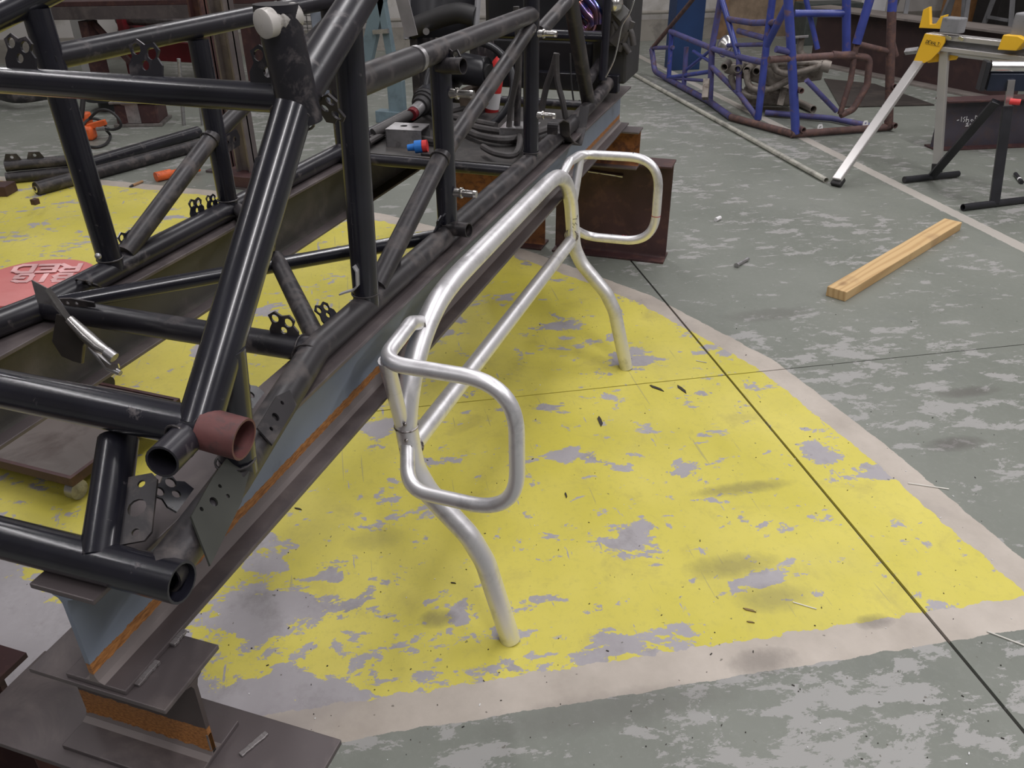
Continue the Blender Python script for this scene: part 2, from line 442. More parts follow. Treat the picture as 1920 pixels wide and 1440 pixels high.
m_webN = web_material('blue_grey_web', (.180,.210,.262), (.12,.135,.165), ZB + .024, 0, .018)
m_webF = M('dark_green_web', (.058,.054,.048), .5, .1, (.10,.085,.08), 7, .5, .7, .2, .05)

def ibeam(name, x0, x1, y0, y1, z0, z1, tf, tw, axis, mats, label, cat, group=None, root=.012):
    """rolled I section lying along axis 'x' or 'y', with fillets at the root of the web"""
    t = thing(name, ((x0+x1)/2, (y0+y1)/2, z0), label, cat, group)
    MB().box((x0,y0,z0), (x1,y1,z0+tf)).build('bottom_flange', mats[0], t, False, .0015)
    MB().box((x0,y0,z1-tf), (x1,y1,z1)).build('top_flange', mats[0], t, False, .0015)
    if axis == 'y':
        c = (x0+x1)/2; prof = lambda s, h: V3((c + s, 0, h)); e0, e1 = V3((0,y0,0)), V3((0,y1,0))
    else:
        c = (y0+y1)/2; prof = lambda s, h: V3((0, c + s, h)); e0, e1 = V3((x0,0,0)), V3((x1,0,0))
    h0, h1, q, s = z0+tf, z1-tf, root, tw/2
    pr = [(-s-q,h0),(-s-q*.3,h0+q*.3),(-s,h0+q),(-s,h1-q),(-s-q*.3,h1-q*.3),(-s-q,h1),(s+q,h1),(s+q*.3,h1-q*.3),(s,h1-q),(s,h0+q),(s+q*.3,h0+q*.3),(s+q,h0)]
    n = len(pr); vs = [prof(*p) + e0 for p in pr] + [prof(*p) + e1 for p in pr]
    fs = [(i, (i+1) % n, n + (i+1) % n, n + i) for i in range(n)] + [tuple(range(n-1, -1, -1)), tuple(range(n, 2*n))]
    if axis == 'y': fs = [f[::-1] for f in fs]
    MB().add(vs, fs).build('web', mats[1], t, True)
    return t
def weld(parent, a, b, r, n=9):
    a, b = V3(a), V3(b)
    mb = MB()
    for i in range(n):
        c = a.lerp(b, (i+.5)/n); d_ = (b-a).normalized()
        mb.obox(c, d_*((b-a).length/n*.62), d_.cross(V3((0,0,1))).normalized()*r*random.uniform(.9,1.2) if abs(d_.z)<.9 else V3((r*.5,0,0)), V3((0,0,r*random.uniform(.35,.5))) if abs(d_.z)<.9 else V3((0,r,0)))
    return mb.build('weld_bead', m_tack, parent, False, .001)
bN = ibeam('steel_girder', XN-.0475, XN+.0475, .519, 3.78, ZB, ZT, .008, .007, 'y', (m_flange, m_webN), 'long steel I-beam with blue-grey web and rust streak, aluminium bars leaning on it', 'steel beam', 'long jig beams under the black chassis')
bF = ibeam('steel_girder', XF-.0475, XF+.0475, .42, 3.78, ZB, ZT, .008, .007, 'y', (m_flange, m_webF), 'long steel I-beam with dark unrusted web, parallel behind the blue-grey one', 'steel beam', 'long jig beams under the black chassis')

# near support stack: stub on a tall base
ZS = .465
m_stubweb = web_material('stub_rust_web', (.075,.058,.056), (.05,.035,.033), ZS + .018, 0, .045)
m_baseweb = M('red_brown_web', (.085,.032,.026), .7, 0, (.14,.055,.03), 16, .5, .68, .3, .15)
sN = ibeam('girder_stub', -.848, -.632, .515, .627, ZS, ZB, .008, .007, 'x', (m_flange, m_stubweb), 'short rust-streaked stub beam welded under the open end of the blue-grey beam', 'steel beam', 'short stub beams under the long beams')
weld(sN, (XN+.049, .535, ZB+.003), (XN+.049, .575, ZB+.003), .006)
weld(sN, (XN+.049, .605, ZB+.003), (XN+.049, .632, ZB+.003), .006)
weld(sN, (-.634, .571, ZS+.012), (-.634, .571, ZS+.05), .004)
b = ibeam('support_girder', -1.012, -.478, .494, .650, 0, ZS, .010, .008, 'x', (m_flange, m_baseweb), 'tall dark base beam on the floor carrying the rust-streaked stub', 'steel beam', 'tall base beams on the floor')
weld(b, (-.60, .583, ZS+.002), (-.585, .625, ZS+.002), .004)
b = ibeam('support_girder', -1.62, -1.085, .35, .50, 0, ZS, .010, .008, 'x', (m_flange, m_baseweb), 'tall base beam under the open end of the dark beam, at the red stool', 'steel beam', 'tall base beams on the floor')
s = ibeam('girder_stub', -1.455, -1.235, .37, .48, ZS, ZB, .008, .007, 'x', (m_flange, m_stubweb), 'short stub beam under the open end of the dark beam', 'steel beam', 'short stub beams under the long beams')
# far support stacks
b = ibeam('support_girder', -1.03, -.478, 3.735, 3.875, 0, ZS, .010, .008, 'x', (m_brown, m_brown), 'deep red-brown base beam behind the aluminium loop, socket bar on its side', 'steel beam', 'tall base beams on the floor')
s = ibeam('girder_stub', -.85, -.622, 3.64, 3.75, ZS, ZB, .008, .007, 'x', (m_flange, m_rustweb), 'rusty stub beam between the red-brown base beam and the blue-grey beam', 'steel beam', 'short stub beams under the long beams')
b = ibeam('support_girder', -1.62, -1.085, 3.735, 3.875, 0, ZS, .010, .008, 'x', (m_brown, m_rustweb), 'rusty orange-brown base beam under the far end of the dark beam', 'steel beam', 'tall base beams on the floor')
s = ibeam('girder_stub', -1.455, -1.235, 3.64, 3.75, ZS, ZB, .008, .007, 'x', (m_flange, m_rustweb), 'rusty stub beam between the orange-brown base beam and the dark beam', 'steel beam', 'short stub beams under the long beams')
# flat steel offcut at the picture's lower left corner, edge of a neighbouring support
q = pz(0, 1256, .465)
MBo = MB().box((q.x-.32, q.y-.05, .455), (q.x+.012, q.y+.04, .465)).box((q.x-.3, q.y-.01, .0), (q.x-.0, q.y+.0, .455)).box((q.x-.32, q.y-.05, 0), (q.x+.012, q.y+.04, .01)).build('trestle_girder', m_brown, None, False)
tag(MBo, 'dark brown flange edge of a trestle beside the tall dark base beam', 'steel beam')

# socket extension bar lying on the red-brown beam flange
A_ = pz(1102, 321, ZS + .012); B_ = pz(1168, 331, ZS + .012)
A_ = py_(1103, 321, 3.792); B_ = py_(1168, 331, 3.792)
t = thing('socket_extension', (A_ + B_) / 2, 'chrome socket extension bar held on the side of the red-brown beam', 'tool')
dd = (B_ - A_)
MB().sweep([A_, A_ + dd*.30, A_ + dd*.31, A_+dd*.36, A_+dd*.37, A_ + dd*.78, A_ + dd*.79], [.006,.006,.004,.004,.006,.006,.005], 12).build('shaft', m_chrome, t)
MB().sweep([A_ + dd*.79, A_ + dd*.84, A_+dd*.85, B_], [.006,.006,.0075,.0075], 12).build('socket', m_chrome, t)
# ================================================================ black tubular chassis on the jig
RT = .0255
ZR = ZT + RT
ch = thing('tubular_chassis', (-1.04, 1.6, ZT), 'large black welded tube chassis resting on the two long steel beams', 'chassis')
xn, xf, xm = -.735, -1.342, -1.0385
ZU = 1.228                                        # upper rails
def mir(p): return V3((2*xm - p[0], p[1], p[2]))
def T(name, pts, r=RT, mat=None, bend=0.0, n=16, wall=0.0, par=None):
    pts = [V3(p) for p in pts]
    if bend: pts = fillet(pts, bend, 6)
    return tube(name, pts, r, mat or m_black, par or ch, n, wall)
def seam(c, d, r, par=ch, t=.0019):               # weld bead round a joint
    return MB().ring(c, d, r, t, 20, 6).build('weld_bead', m_dweld, par)
nJ = V3((xn, 1.113, ZR)); A = V3((-.606, .556, ZR)); fJ = mir(nJ); Af = mir(A)
J = V3((-.65, 1.025, 1.268)); P1 = V3((-.632, .76, .99)); P2 = V3((-.705, 1.312, 1.352)); Q = py_(372, 800, .690)
Jf, Qf, P2f = mir(J), mir(Q), mir(P2)
yU = (1.312, 1.737, 2.407, 2.885)
# lower rails: flat run on the beams, splayed nose, kicked-up tail
tail = px_(1187, 96, xn + .03)
railN = T('lower_rail', [A + V3((-.014, .0, 0)), V3((-.650, .74, ZR)), nJ, V3((xn, 2.90, ZR)), V3((xn + .005, 3.25, ZR + .02)), tail], RT, m_satin, .12, 18, .003)
T('lower_rail', [Af, mir((-.650, .74, ZR)), fJ, V3((xf, 2.90, ZR)), V3((xf, 3.25, ZR + .02)), mir(tail)], RT, m_blackw, .12, 18, .003)
seam(nJ + V3((.002, -.03, 0)), (-.2, 1, 0), RT + .001)
# nose cross tubes
T('cross_tube', [V3((-1.62, .548, ZR)), A + V3((.016, 0, 0))], RT, m_black, 0, 20, .003)
T('cross_tube', [mir(Q + V3((.055, 0, 0))), Q + V3((.012, 0, -.001))], .0262, m_black, 0, 20)
o = T('tube_end_sleeve', [Q + V3((.010, 0, -.001)), py_(458, 824, .692)], .0268, M('red_oxide_sleeve', (.155,.060,.058), .55, .1, (.08,.05,.05), 40, .5, .65, .25, .1), 0, 24, .003)
o['label'] = 'red oxide tube end'
T('tube_stub', [Q + V3((-.005, -.01, -.005)), py_(304, 866, .612)], .0205, m_blackw, 0, 20, .003)
seam(Q + V3((-.006, -.03, -.004)), (.12, 1, .0), .0222)
T('cross_tube', [fJ, nJ + V3((-.01, 0, 0))], .0235, m_blackw, 0, 18)
seam(nJ + V3((-.026, 0, 0)), (1, 0, 0), .0245)
# nose uprights
up_t = Q.lerp(J, .225); T('upright', [V3((-.655, .765, ZR)), up_t + V3((.004,0,0))], RT, m_black)
T('upright', [mir((-.655, .765, ZR)), mir(up_t)], RT, m_black)
seam((-.653, .76, ZR + .022), (0, 0, 1), RT + .001)
nt = [py_(190, 1050, .556), py_(222, 826, .690)]
T('nose_brace', nt, .0255, m_black, 0, 18)
T('nose_brace', [mir(nt[0]), mir(nt[1])], .0255, m_black, 0, 18)
# windscreen pillars: lower leg, kink at the top hoop, then back to the first upright
for (q, j, p2, mt) in ((Q, J, P2, m_blackw), (Qf, Jf, P2f, m_black)):
    up = p2 + (p2 - j).normalized() * .42
    T('pillar', [q, j], .0268, m_black, 0, 20)
    T('pillar', [j, up], .0285, mt, 0, 20)
    s_ = 1 if q is Q else -1
    T('pillar_post', [j + V3((.005*s_, .0, -.03)), j + V3((-.004*s_, -.012, .118))], .0285, m_blackw, 0, 22)
    if q is Q: MB().cyl(j + V3((-.004, -.012, .112)), j + V3((-.004, -.012, .121)), .0292, 22).build('post_cap', m_blackw, ch)
seam(J + V3((-.002, -.012, -.022)), (J-Q), .0298)
T('hoop_tube', [Jf, J + V3((-.02, 0, 0))], .0200, m_black, 0, 20)
# side uprights, upper rails and diagonals of both sides
for x, mt in ((xn, m_black), (xf, m_black)):
    near = x == xn
    T('upright', [V3((x, yU[0], ZR)), V3((x + (.03 if near else -.03)*.6, yU[0], 1.335))], RT, mt, 0, 18)
    T('upright', [V3((x, yU[1], ZR)), V3((x, yU[1], ZU))], RT*.93, mt, 0, 18)
    T('upright', [V3((x, yU[2] if near else 2.35, ZR)), V3((x, yU[2] if near else 2.35, 1.62))], RT*.9, mt, 0, 18)
    T('upper_rail', [V3((x + (0 if near else -.014), yU[0] - (0 if near else .01), ZU + (0 if near else .022))), V3((x, yU[2] if near else 2.35, ZU + (0 if near else .026)))], .0235, m_satin if near else m_blackw, 0, 18)
    T('diagonal_brace', [V3((x, yU[0]+.045, ZR+.02)), V3((x, yU[1]-.005, 1.012))], .0205, m_satin, 0, 16)
    T('diagonal_brace', [V3((x, yU[1]+.005, 1.012)), V3((x, (yU[2] if near else 2.35)-.01, 1.195))], .0195, m_satin, 0, 16)
    for y in yU[:3]: seam((x, y, ZR + .026), (0,0,1), RT + .0005)
    seam((x, yU[1]-.028, 1.003), (0, 1, .5), .0215)
# thick sleeve and hose clamp on the near upper rail
sl = px_(778, 92, xn)
T('rail_sleeve', [V3((xn, yU[0]+.02, ZU)), V3((xn, sl.y-.02, ZU))], .0268, m_satin, 0, 20)
cl = MB().washer((xn, sl.y, ZU), (0,1,0), .0262, .023, .016, 24).build('hose_clamp', m_zinc, ch)
MB().cyl((xn+.012, sl.y-.01, ZU-.03), (xn-.012, sl.y-.05, ZU-.036), .006, 8).build('clamp_screw', m_chrome, cl)
# floor bracing
dg = V3((xn - .02, yU[1] - .01, ZR - .006))
T('floor_brace', [fJ + V3((.02, .02, 0)), dg], .0165, m_black, 0, 14)
mid = pz(518, 485, ZR)
T('floor_brace', [mid, nJ + V3((-.012, .03, 0))], .0185, m_satin, 0, 16)
T('floor_brace', [V3((xf, 1.76, ZR)), V3((xf + .12, 1.66, ZR))], .0165, m_satin, 0, 14)
# pins and open bosses on the uprights
for (px, py, y) in ((870, 176, yU[1]), (868, 362, yU[1]), (1024, 63, yU[2]), (1018, 216, yU[2])):
    c = py_(px, py, y); c.x = xn
    pin = MB().sweep([c + V3((.02,0,0)), c + V3((.034,0,0)), c + V3((.035,0,0)), c + V3((.040,0,0)), c + V3((.041,0,0)), c + V3((.068,0,0)), c+V3((.069,0,0)), c+V3((.075,0,0))], [.0115,.0095,.0125,.0125,.0085,.0085,.0095,.0085], 14).build('hinge_pin', m_chrome, ch)
    pin['label'] = 'bright threaded hinge pin'
for (px, py) in ((858, 125), (868, 430)):
    c = py_(px, py, yU[1] - .01); c.x = xn
    T('tube_boss', [c + V3((.0,0,0)), c + V3((.062,-.012,.004))], .017, m_satin, 0, 18, .0025)
# steering-arm bushing standing off the hoop post
c0 = py_(522, 37, 1.0); ax = V3((-.30, -1, -.10)).normalized()
bs = MB().sweep([c0 - ax*.03, c0 + ax*.002, c0 + ax*.004, c0 + ax*.010, c0+ax*.012, c0 + ax*.026, c0+ax*.0275], [.0155,.0155,.0135,.0135,.0180,.0180,.016], 24).build('bushing', M('grubby_white_nylon', (.40,.38,.36), .5, 0, (.22,.20,.18), 40, .55, .7), ch)
bs['label'] = 'off-white plastic bushing'
MB().washer(c0 + ax*.0275, ax, .0115, .0085, .002, 20).build('bushing_ring', m_rubber, bs); MB().cyl(c0 + ax*.022, c0 + ax*.0285, .0085, 18).build('bushing_bore', m_zinc, bs)

# weld-on tabs with holes and a spring clip
def tab(c, X, Y, s=1.0, mat=None, ring_=True):
    """three-hole tab: c sits on the tube, X runs along it, Y stands off it"""
    c = V3(c); X = V3(X).normalized(); Y = V3(Y); Y = (Y - X*Y.dot(X)).normalized()
    W, Hh = .022*s, .032*s
    out = [(-W,-.004*s),(W,-.004*s),(W*1.05,.010*s),(W*.75,.018*s),(W*.9,.026*s),(W*.55,.034*s),(0,.031*s),(-W*.5,.037*s),(-W*1.0,.030*s),(-W*.8,.018*s),(-W*1.05,.008*s)]
    mb = MB().plate(c, X, Y, out, [(-W*.52,.026*s,.0062*s),(W*.42,.022*s,.0068*s),(0,.009*s,.0055*s)], .003*s)
    o = mb.build('bracket_tab', mat or m_black, ch, False)
    if ring_:
        q = c + Y*.036*s + X*.018*s
        MB().ring(q, X.cross(Y) + X*.5, .0085*s, .0016*s, 14, 6).sweep(spline([q - Y*.008*s, c + Y*.022*s + X.cross(Y)*.006*s, c + Y*.012*s - X*.012*s], 5), .0016*s, 6).build('spring_clip', m_black, o)
    return o
hx = V3((1,0,0)); zz = V3((0,0,1)); yy = V3((0,1,0))
for (px, py) in ((500, 128), (272, 125), (40, 122)):
    q = py_(px, py, J.y); tab(V3((q.x, J.y, J.z + .022)), hx, zz + yy*.25, 1.25, m_blackw)
for (px, py, s) in ((380, 410, 1.15), (252, 473, 1.15), (408, 398, .9)):
    q = px_(px, py, xf); tab(V3((xf - .012, q.y, ZR + .020)), yy, zz, s, m_black)
for (px, py) in ((745, 525), (828, 448), (1005, 285)):
    q = px_(px, py, xn); tab(V3((xn - .008, q.y, ZR + .018)), yy, zz + hx*.35, 1.25, m_black)
q = px_(640, 600, xn); tab(V3((xn - .022, q.y, ZR + .012)), yy, zz*.8 - hx*.6, 1.0)
q = py_(535, 632, 1.113); tab(V3((q.x, 1.113, ZR + .02)), hx, zz, 1.25, m_satin)
for (px, py) in ((505, 765), (372, 955)):
    q = pz(px, py, ZR); tab(q + V3((-.022, 0, .012)), (-.2,1,0), zz*.7 - hx*.8, 1.1)
q = px_(830, 105, xn); tab(V3((xn+.012, q.y - .012, ZU - .02)), -zz, hx + yy*-.3, 1.1, m_satin)
tab(J + V3((.006, .05, -.02)) , (.2,.5,-.9), (1,-.2,-.1), 1.2, m_satin)
tab(V3((xf + .03, 1.22, ZR + .005)), hx, zz - yy, .9, m_satin)
tab(V3((xf + .0, 2.30, 1.04)), zz, hx, 1.2, m_satin)
tab(V3((xf + .01, 1.98, ZR+.012)), yy, hx + zz*.3, 1.1, m_satin)
# gusset plates
td = (V3((-.650,.74,ZR)) - A).normalized(); tout = V3((td.y, -td.x, 0))
pl = MB().plate(pz(383, 958, ZR) + tout*.024 + zz*.022, tout*-.8 + zz, td, [(-.034,-.095),(.018,-.055),(.022,.02),(.020,.075),(-.012,.09),(-.028,.02)], [(.004,-.012,.0065),(-.008,.012,.003),(.008,.016,.0028),(.012,-.035,.003)], .003).build('gusset_plate', M('olive_black_plate', (.045,.047,.040), .5, .2, None, 20), ch, False)
td2 = (nJ - V3((-.650,.74,ZR))).normalized(); tout2 = V3((td2.y, -td2.x, 0))
MB().plate(pz(500, 800, ZR) + tout2*.023 + zz*.018, tout2*-.8 + zz, td2, [(-.012,-.06),(.020,-.055),(.022,.03),(.010,.065),(-.012,.05)], [(.006,-.008,.007),(.002,-.035,.0035),(.009,.028,.0035)], .003).build('gusset_plate', m_satin, ch, False)
q = pz(503, 486, ZR + .01); MB().plate(q, V3((.2,-.9,-.2)), V3((.4,.1,.9)), [(-.05,-.012),(.03,-.016),(.085,.0),(.03,.03),(-.03,.032)], [(.0,.01,.007),(.035,.004,.004),(-.03,.014,.004)], .003).build('gusset_plate', m_satin, ch, False)
# lug on the pillar
q = py_(492, 300, .93); MB().plate(q + V3((.015, .0, -.02)), V3((-.9,-.2,.3)), V3((.15,.5,.9)), [(0,-.03),(.028,-.012),(.030,.014),(.016,.028),(0,.03)], [(.015,.006,.006)], .005).build('lug', m_blackw, ch, False)
# access plate with slot on the nose brace
e = (nt[1]-nt[0]).normalized(); c = nt[0].lerp(nt[1], .40) + V3((-.008,-.012,.0))
side = V3((1,.1,0)); side = (side - e*side.dot(e)).normalized()
pl = MB().plate(c + side*.002 - e*.002, side, e, [(-.004,-.046),(.064,-.046),(.072,-.036),(.072,.036),(.064,.046),(-.004,.046)], [(.052,-.033,.005),(.052,.033,.005),(.050,0,.012)], .0035).build('slotted_plate', m_satin, ch, False)
q = pz(425, 262, ZR); q = px_(425, 262, xf); MB().plate(q + V3((.02,-.01,.0)), yy*.9+zz*.1, zz, [(-.03,-.02),(.028,-.02),(.036,.0),(.03,.02),(-.03,.022)], [(.012,0,.007),(-.015,.003,.004)], .004).build('gusset_plate', m_blackw, ch, False)
# rivet head at the far first upright
q = px_(181, 480, xf + .02); MB().ball((xf+.024, q.y, q.z), .007, 10, 6).build('rivet', m_zinc, ch)

# bent aluminium angle clipped to the first upright
h = [py_(px, py, yU[0] - .03) for px, py in ((664, 498), (670, 508), (671, 535), (664, 543), (650, 547), (638, 551))]
t = MB()
for a_, b_ in zip(h[:-1], h[1:]): t.bar(a_, b_, .003, .011, (0,1,0))
tag(t.build('bent_angle', m_alu), 'small bent bright aluminium angle clipped to a black upright', 'bracket')

# ---------------------------------------------------------------- tail bay of the same chassis
# floor pan, cross members, extra uprights
mb = MB().box((xf+.02, 2.33, .806), (xn-.02, 3.16, .812)).box((xf+.02, 2.322, .795), (xn-.02, 2.336, .826))
mb.build('floor_pan', M('dusty_black_pan', (.040,.037,.036), .6, .1, (.085,.075,.07), 10, .48, .7), ch, False, .001)
T('cross_tube', [V3((xf, 2.30, ZR-.008)), V3((xn, 2.30, ZR-.008))], .0165, m_blackw)
T('cross_tube', [V3((xf, 3.2, ZR)), V3((xn, 3.2, ZR))], .02, m_blackw)
T('rear_upright', [px_(1103, 192, xn), px_(1066, -20, xn)], .0255, m_satin)
T('rear_upright', [px_(1130, 150, xn+.01), px_(1141, -25, xn+.01)], .017, m_black)
T('rear_upright', [px_(1172, 105, xn+.02), px_(1186, -20, xn+.02)], .016, m_satin)
T('rear_brace', [px_(1010, 62, xn), px_(1075, -10, xn)], .021, m_satin)
T('rear_brace', [px_(1125, 118, xn-.03), px_(1098, 160, xn-.03)], .02, m_satin)
rb = px_(1060, 92, xn); 
T('rear_cross', [V3((xf-.1, 3.35, 1.05)), V3((xn-.0, 3.35, 1.05))], .021, m_black)
T('rear_cross', [V3((xf-.1, 3.35, 1.30)), V3((xn-.0, 3.35, 1.30))], .021, m_black)
T('inner_upright', [px_(968, 290, xn-.12), px_(975, 30, xn-.12)], .011, m_satin)
# U-shaped flat strap on the rail
st = [(1036, 252), (1036, 232), (1047, 224), (1058, 229), (1060, 255), (1068, 266), (1082, 272), (1090, 240), (1097, 200)]
pts = fillet([px_(a_, b_, xn + .035) for a_, b_ in st], .012, 3)
mb = MB()
for a_, b_ in zip(pts[:-1], pts[1:]): mb.bar(a_, b_, .034, .004, (0,-.5,1) if False else V3((b_-a_)).cross(V3((1,0,0))))
mb.build('flat_strap', m_satin, ch, False)
# ================================================================ aluminium bar frame leaning on the near beam
yF, yR = 1.305, 2.68
lad = thing('aluminium_frame', (-.44, (yF+yR)/2, 0), 'bent aluminium tube frame with two loops standing against the steel beam', 'frame')
RL = .0240
def leg_path(y, s):
    """foot to top bar: kinked lower leg, then a long sweeping bend; s = +1 bends towards +Y"""
    low = fillet([V3((x, y, z)) for x, z in ((-.443, 0.0), (-.50, .225), (-.535, .292), (-.628, .392), (-.658, .450), (-.6685, .56))], [0, .13, .13, .13, .13, 0], 8)
    up_ = [(0, .56), (.014, .600), (.036, .640), (.066, .677), (.104, .710), (.150, .736), (.206, .755), (.28, .764), (.36, .766)]
    return low[:-1] + spline([V3((-.6685, y + s*d, z)) for d, z in up_], 3)
pts = leg_path(yF, 1) + leg_path(yR, -1)[::-1]
body = tube('main_tube', pts, RL, m_alu, lad, 22, wall=.002)
tube('cross_bar', [V3((-.664, yF+.012, .500)), V3((-.668, yR-.012, .475))], RL*.90, m_alu, lad, 20)
for y, s in ((yF, -1), (yR, 1)):
    pts = [V3((-.676, y - s*.120, .738)), V3((-.668, y - s*.06, .766)), V3((-.664, y + s*.088, .754)), V3((-.395, y + s*.095, .757)), V3((-.393, y + s*.095, .462)),
           V3((-.632, y + s*.088, .462)), V3((-.664, y + s*.01, .515))]
    lp = tube('loop', fillet(pts, [0, .04, .055, .105, .105, .085, 0], 12), .0155, m_alu, lad, 18)
    tube('strut', [V3((-.664, y + s*.068, .748)), V3((-.674, y + s*.006, .565))], .0160, m_alu, lad, 16)
    # welds round the joints
    MB().ring((-.675, y - s*.105, .742), (0, 1, -s*.4), .0165, .0024, 20, 6).build('weld_bead', m_weld, lad)
    MB().ring((-.664, y - s*.018, .498), (0, 1, 0), .0222, .0032, 20, 6).build('weld_bead', m_weld, lad)
    MB().ring((-.664, y + s*.018, .512), (.2, 1, -.3), .0150, .0026, 20, 6).build('weld_bead', m_weld, lad)
# marker lines on the far loop
yl = yR + .095
for (x, z, nrm, mt) in ((-.535, .755, (1,0,0), m_marker), (-.487, .756, (1,0,0), m_marker), (-.545, .462, (1,0,0), m_marker), (-.503, .462, (1,0,0.15), m_redink), (-.497, .462, (1,0,-.15), m_redink), (-.394, .56, (0,0,1), m_redink)):
    MB().washer((x, yl, z), nrm, .0162, .0150, .0022, 22).build('marker_line', mt, lad)
for zz in (.575, .535): MB().ball((-.668+.009, yF-.0225, zz), .0045, 8, 5).build('weld_spot', m_weld, lad)
MB().ring((-.668, yF, .555), (0, 0, 1), .0242, .0022, 22, 6).build('sleeve_edge', m_weld, lad)
# handwriting on the far leg: uneven marker strokes down the tube
def on_leg(y, ang, z):
    x0 = -.667; return V3((x0 + RL*1.012*math.cos(ang), y + RL*1.012*math.sin(ang), z))
mb = MB(); zz = .600
glyph = [[(0,0),(0,1)],[(0,0),(.5,.6),(1,0)],[(1,0),(1,1)],  [(0,0),(0,1),(.9,1)],[(0,.5),(.6,.5)],[(0,0),(.9,0)]]
word = [[[(0,0),(1,.5),(0,1)]], [[(0,0),(.5,1),(1,0),(1,1)],[(0,0),(0,1)]], [[(0,1),(0,0),(1,0)],[(0,.5),(.7,.5)],[(0,1),(1,1)]], [[(0,1),(0,0)]], [[(0,0),(1,.3),(0,.6),(1,1)]], [[(0,0),(0,1),(1,.5),(0,0)]], [[(0,1),(.5,0),(1,1)]], [[(.5,0),(.5,1)]]]
for g in word:
    for st in g:
        mb.sweep([on_leg(yR, math.radians(-72 + 40*v), zz - .009*h) for h, v in st], .0009, 5)
    zz -= .0135
mb.build('handwriting', m_marker, lad)
# ================================================================ right half: plank, pipe, stands, girders, blue chassis
def pp(px, py, O, n):                             # a sight line met with the plane through O with normal n
    d = ray(px, py); O = V3(O); n = V3(n); return CAMPOS + d * ((O - CAMPOS).dot(n) / d.dot(n))
# --- timber offcut
k = NT('pine_timber'); tc = k.n('ShaderNodeTexCoord').outputs['Object']
wv = k.n('ShaderNodeTexWave', wave_type='BANDS', bands_direction='Y'); wv.inputs['Scale'].default_value = 5; wv.inputs['Distortion'].default_value = 9; wv.inputs['Detail'].default_value = 3; wv.inputs['Detail Scale'].default_value = .6
k.L(k.scaled(tc, (.35, 2.2, 1.5)), wv.inputs['Vector'])
c = k.mix(k.math('MULTIPLY', k.ramp(wv.outputs['Fac'], .45, 1.0), .55), (.60,.41,.20), (.40,.23,.09))
kn = k.n('ShaderNodeTexVoronoi'); kn.inputs['Scale'].default_value = 3.2; k.L(k.scaled(tc, (1, 2.0, 1)), kn.inputs['Vector'])
c = k.mix(k.ramp(kn.outputs['Distance'], .16, .05), c, (.16,.075,.03))
c = k.mix(k.math('MULTIPLY', k.ramp(k.noise(tc, 5, 5), .58, .75), .5), c, (.26,.15,.08))
m_pine = k.set(Base_Color=c, Roughness=.7)
pa, pb, pc = pz(1546, 556), pz(1584, 566), pz(1800, 432)
e = (pc - pb).normalized(); sd = V3((-e.y, e.x, 0)); Lp = (pc - pb).length
me_c = pb + e*Lp/2 + sd*.045
o = MB().obox((0,0,0), V3((Lp/2,0,0)), V3((0,.045,0)), V3((0,0,.0225))).build('timber_offcut', m_pine, None, False, .003)
o.location = me_c + V3((0,0,.0225)); o.rotation_euler = (0, 0, math.atan2(e.y, e.x))
tag(o, 'short sawn pine plank lying alone on the green floor', 'plank')
# --- long pale pipe
a_, b_ = pz(1184, 137, .017), pz(1549, 338, .017)
tag(MB().sweep([a_, b_], .017, 16, wall=.003).build('steel_pipe', M('pale_galvanised_pipe', (.58,.57,.50), .4, .45, (.30,.29,.26), 12, .5, .7)), 'long thin pale metal pipe lying on the green floor', 'pipe')

# --- yellow mitre-saw stand
O = V3((.697, 5.881, .80)); e = V3((.825, -.566, 0)); n_ = V3((-.566, -.825, 0)); up = V3((0,0,1))
saw = thing('saw_stand', (.70, 5.6, 0), 'folding mitre-saw stand with yellow brackets and long aluminium rail', 'saw stand')
m_rail = M('satin_alu_rail', (.60,.58,.57), .35, .7, None, 10, var=.08)
L_ = 1.5
def rl(s, h, d): return O + e*s + up*h + n_*d
MB().obox(rl(L_/2, -.012, -.03), e*(L_/2), n_*.045, up*.014).build('top_rail', m_rail, saw, False, .004)
MB().obox(rl(L_/2, -.042, -.045), e*(L_/2), n_*.025, up*.022).build('rail_web', m_grey, saw, False, .002)
MB().obox(rl(L_/2, -.075, -.03), e*(L_/2), n_*.045, up*.013).build('bottom_rail', m_rail, saw, False, .004)
MB().sweep([rl(.0, -.10, -.06), rl(L_, -.10, -.06)], .02, 12).build('lower_tube', m_rail, saw)
PL = lambda px, py, off=.02: pp(px, py, O + n_*off, n_)
hub = MB().prism([PL(1735, 63), PL(1774, 69), PL(1772, 80), PL(1760, 98), PL(1746, 112), PL(1734, 118), PL(1713, 116)], n_, .012).build('hub_plate', m_yellow, saw, False, .002)
MB().prism([PL(1770, 80, -.05), PL(1800, 88, -.05), PL(1801, 100, -.05), PL(1793, 112, -.05), PL(1775, 114, -.05), PL(1740, 118, -.05), PL(1735,100,-.05)], n_, .012).build('hub_plate', m_yellow, saw, False, .002)
for (px, py) in ((1740, 67), (1769, 73), (1736, 90), (1755, 92), (1721, 113)):
    MB().cyl(PL(px, py, .025), PL(px, py, .032), .009, 8).build('hub_bolt', m_rustube, hub)
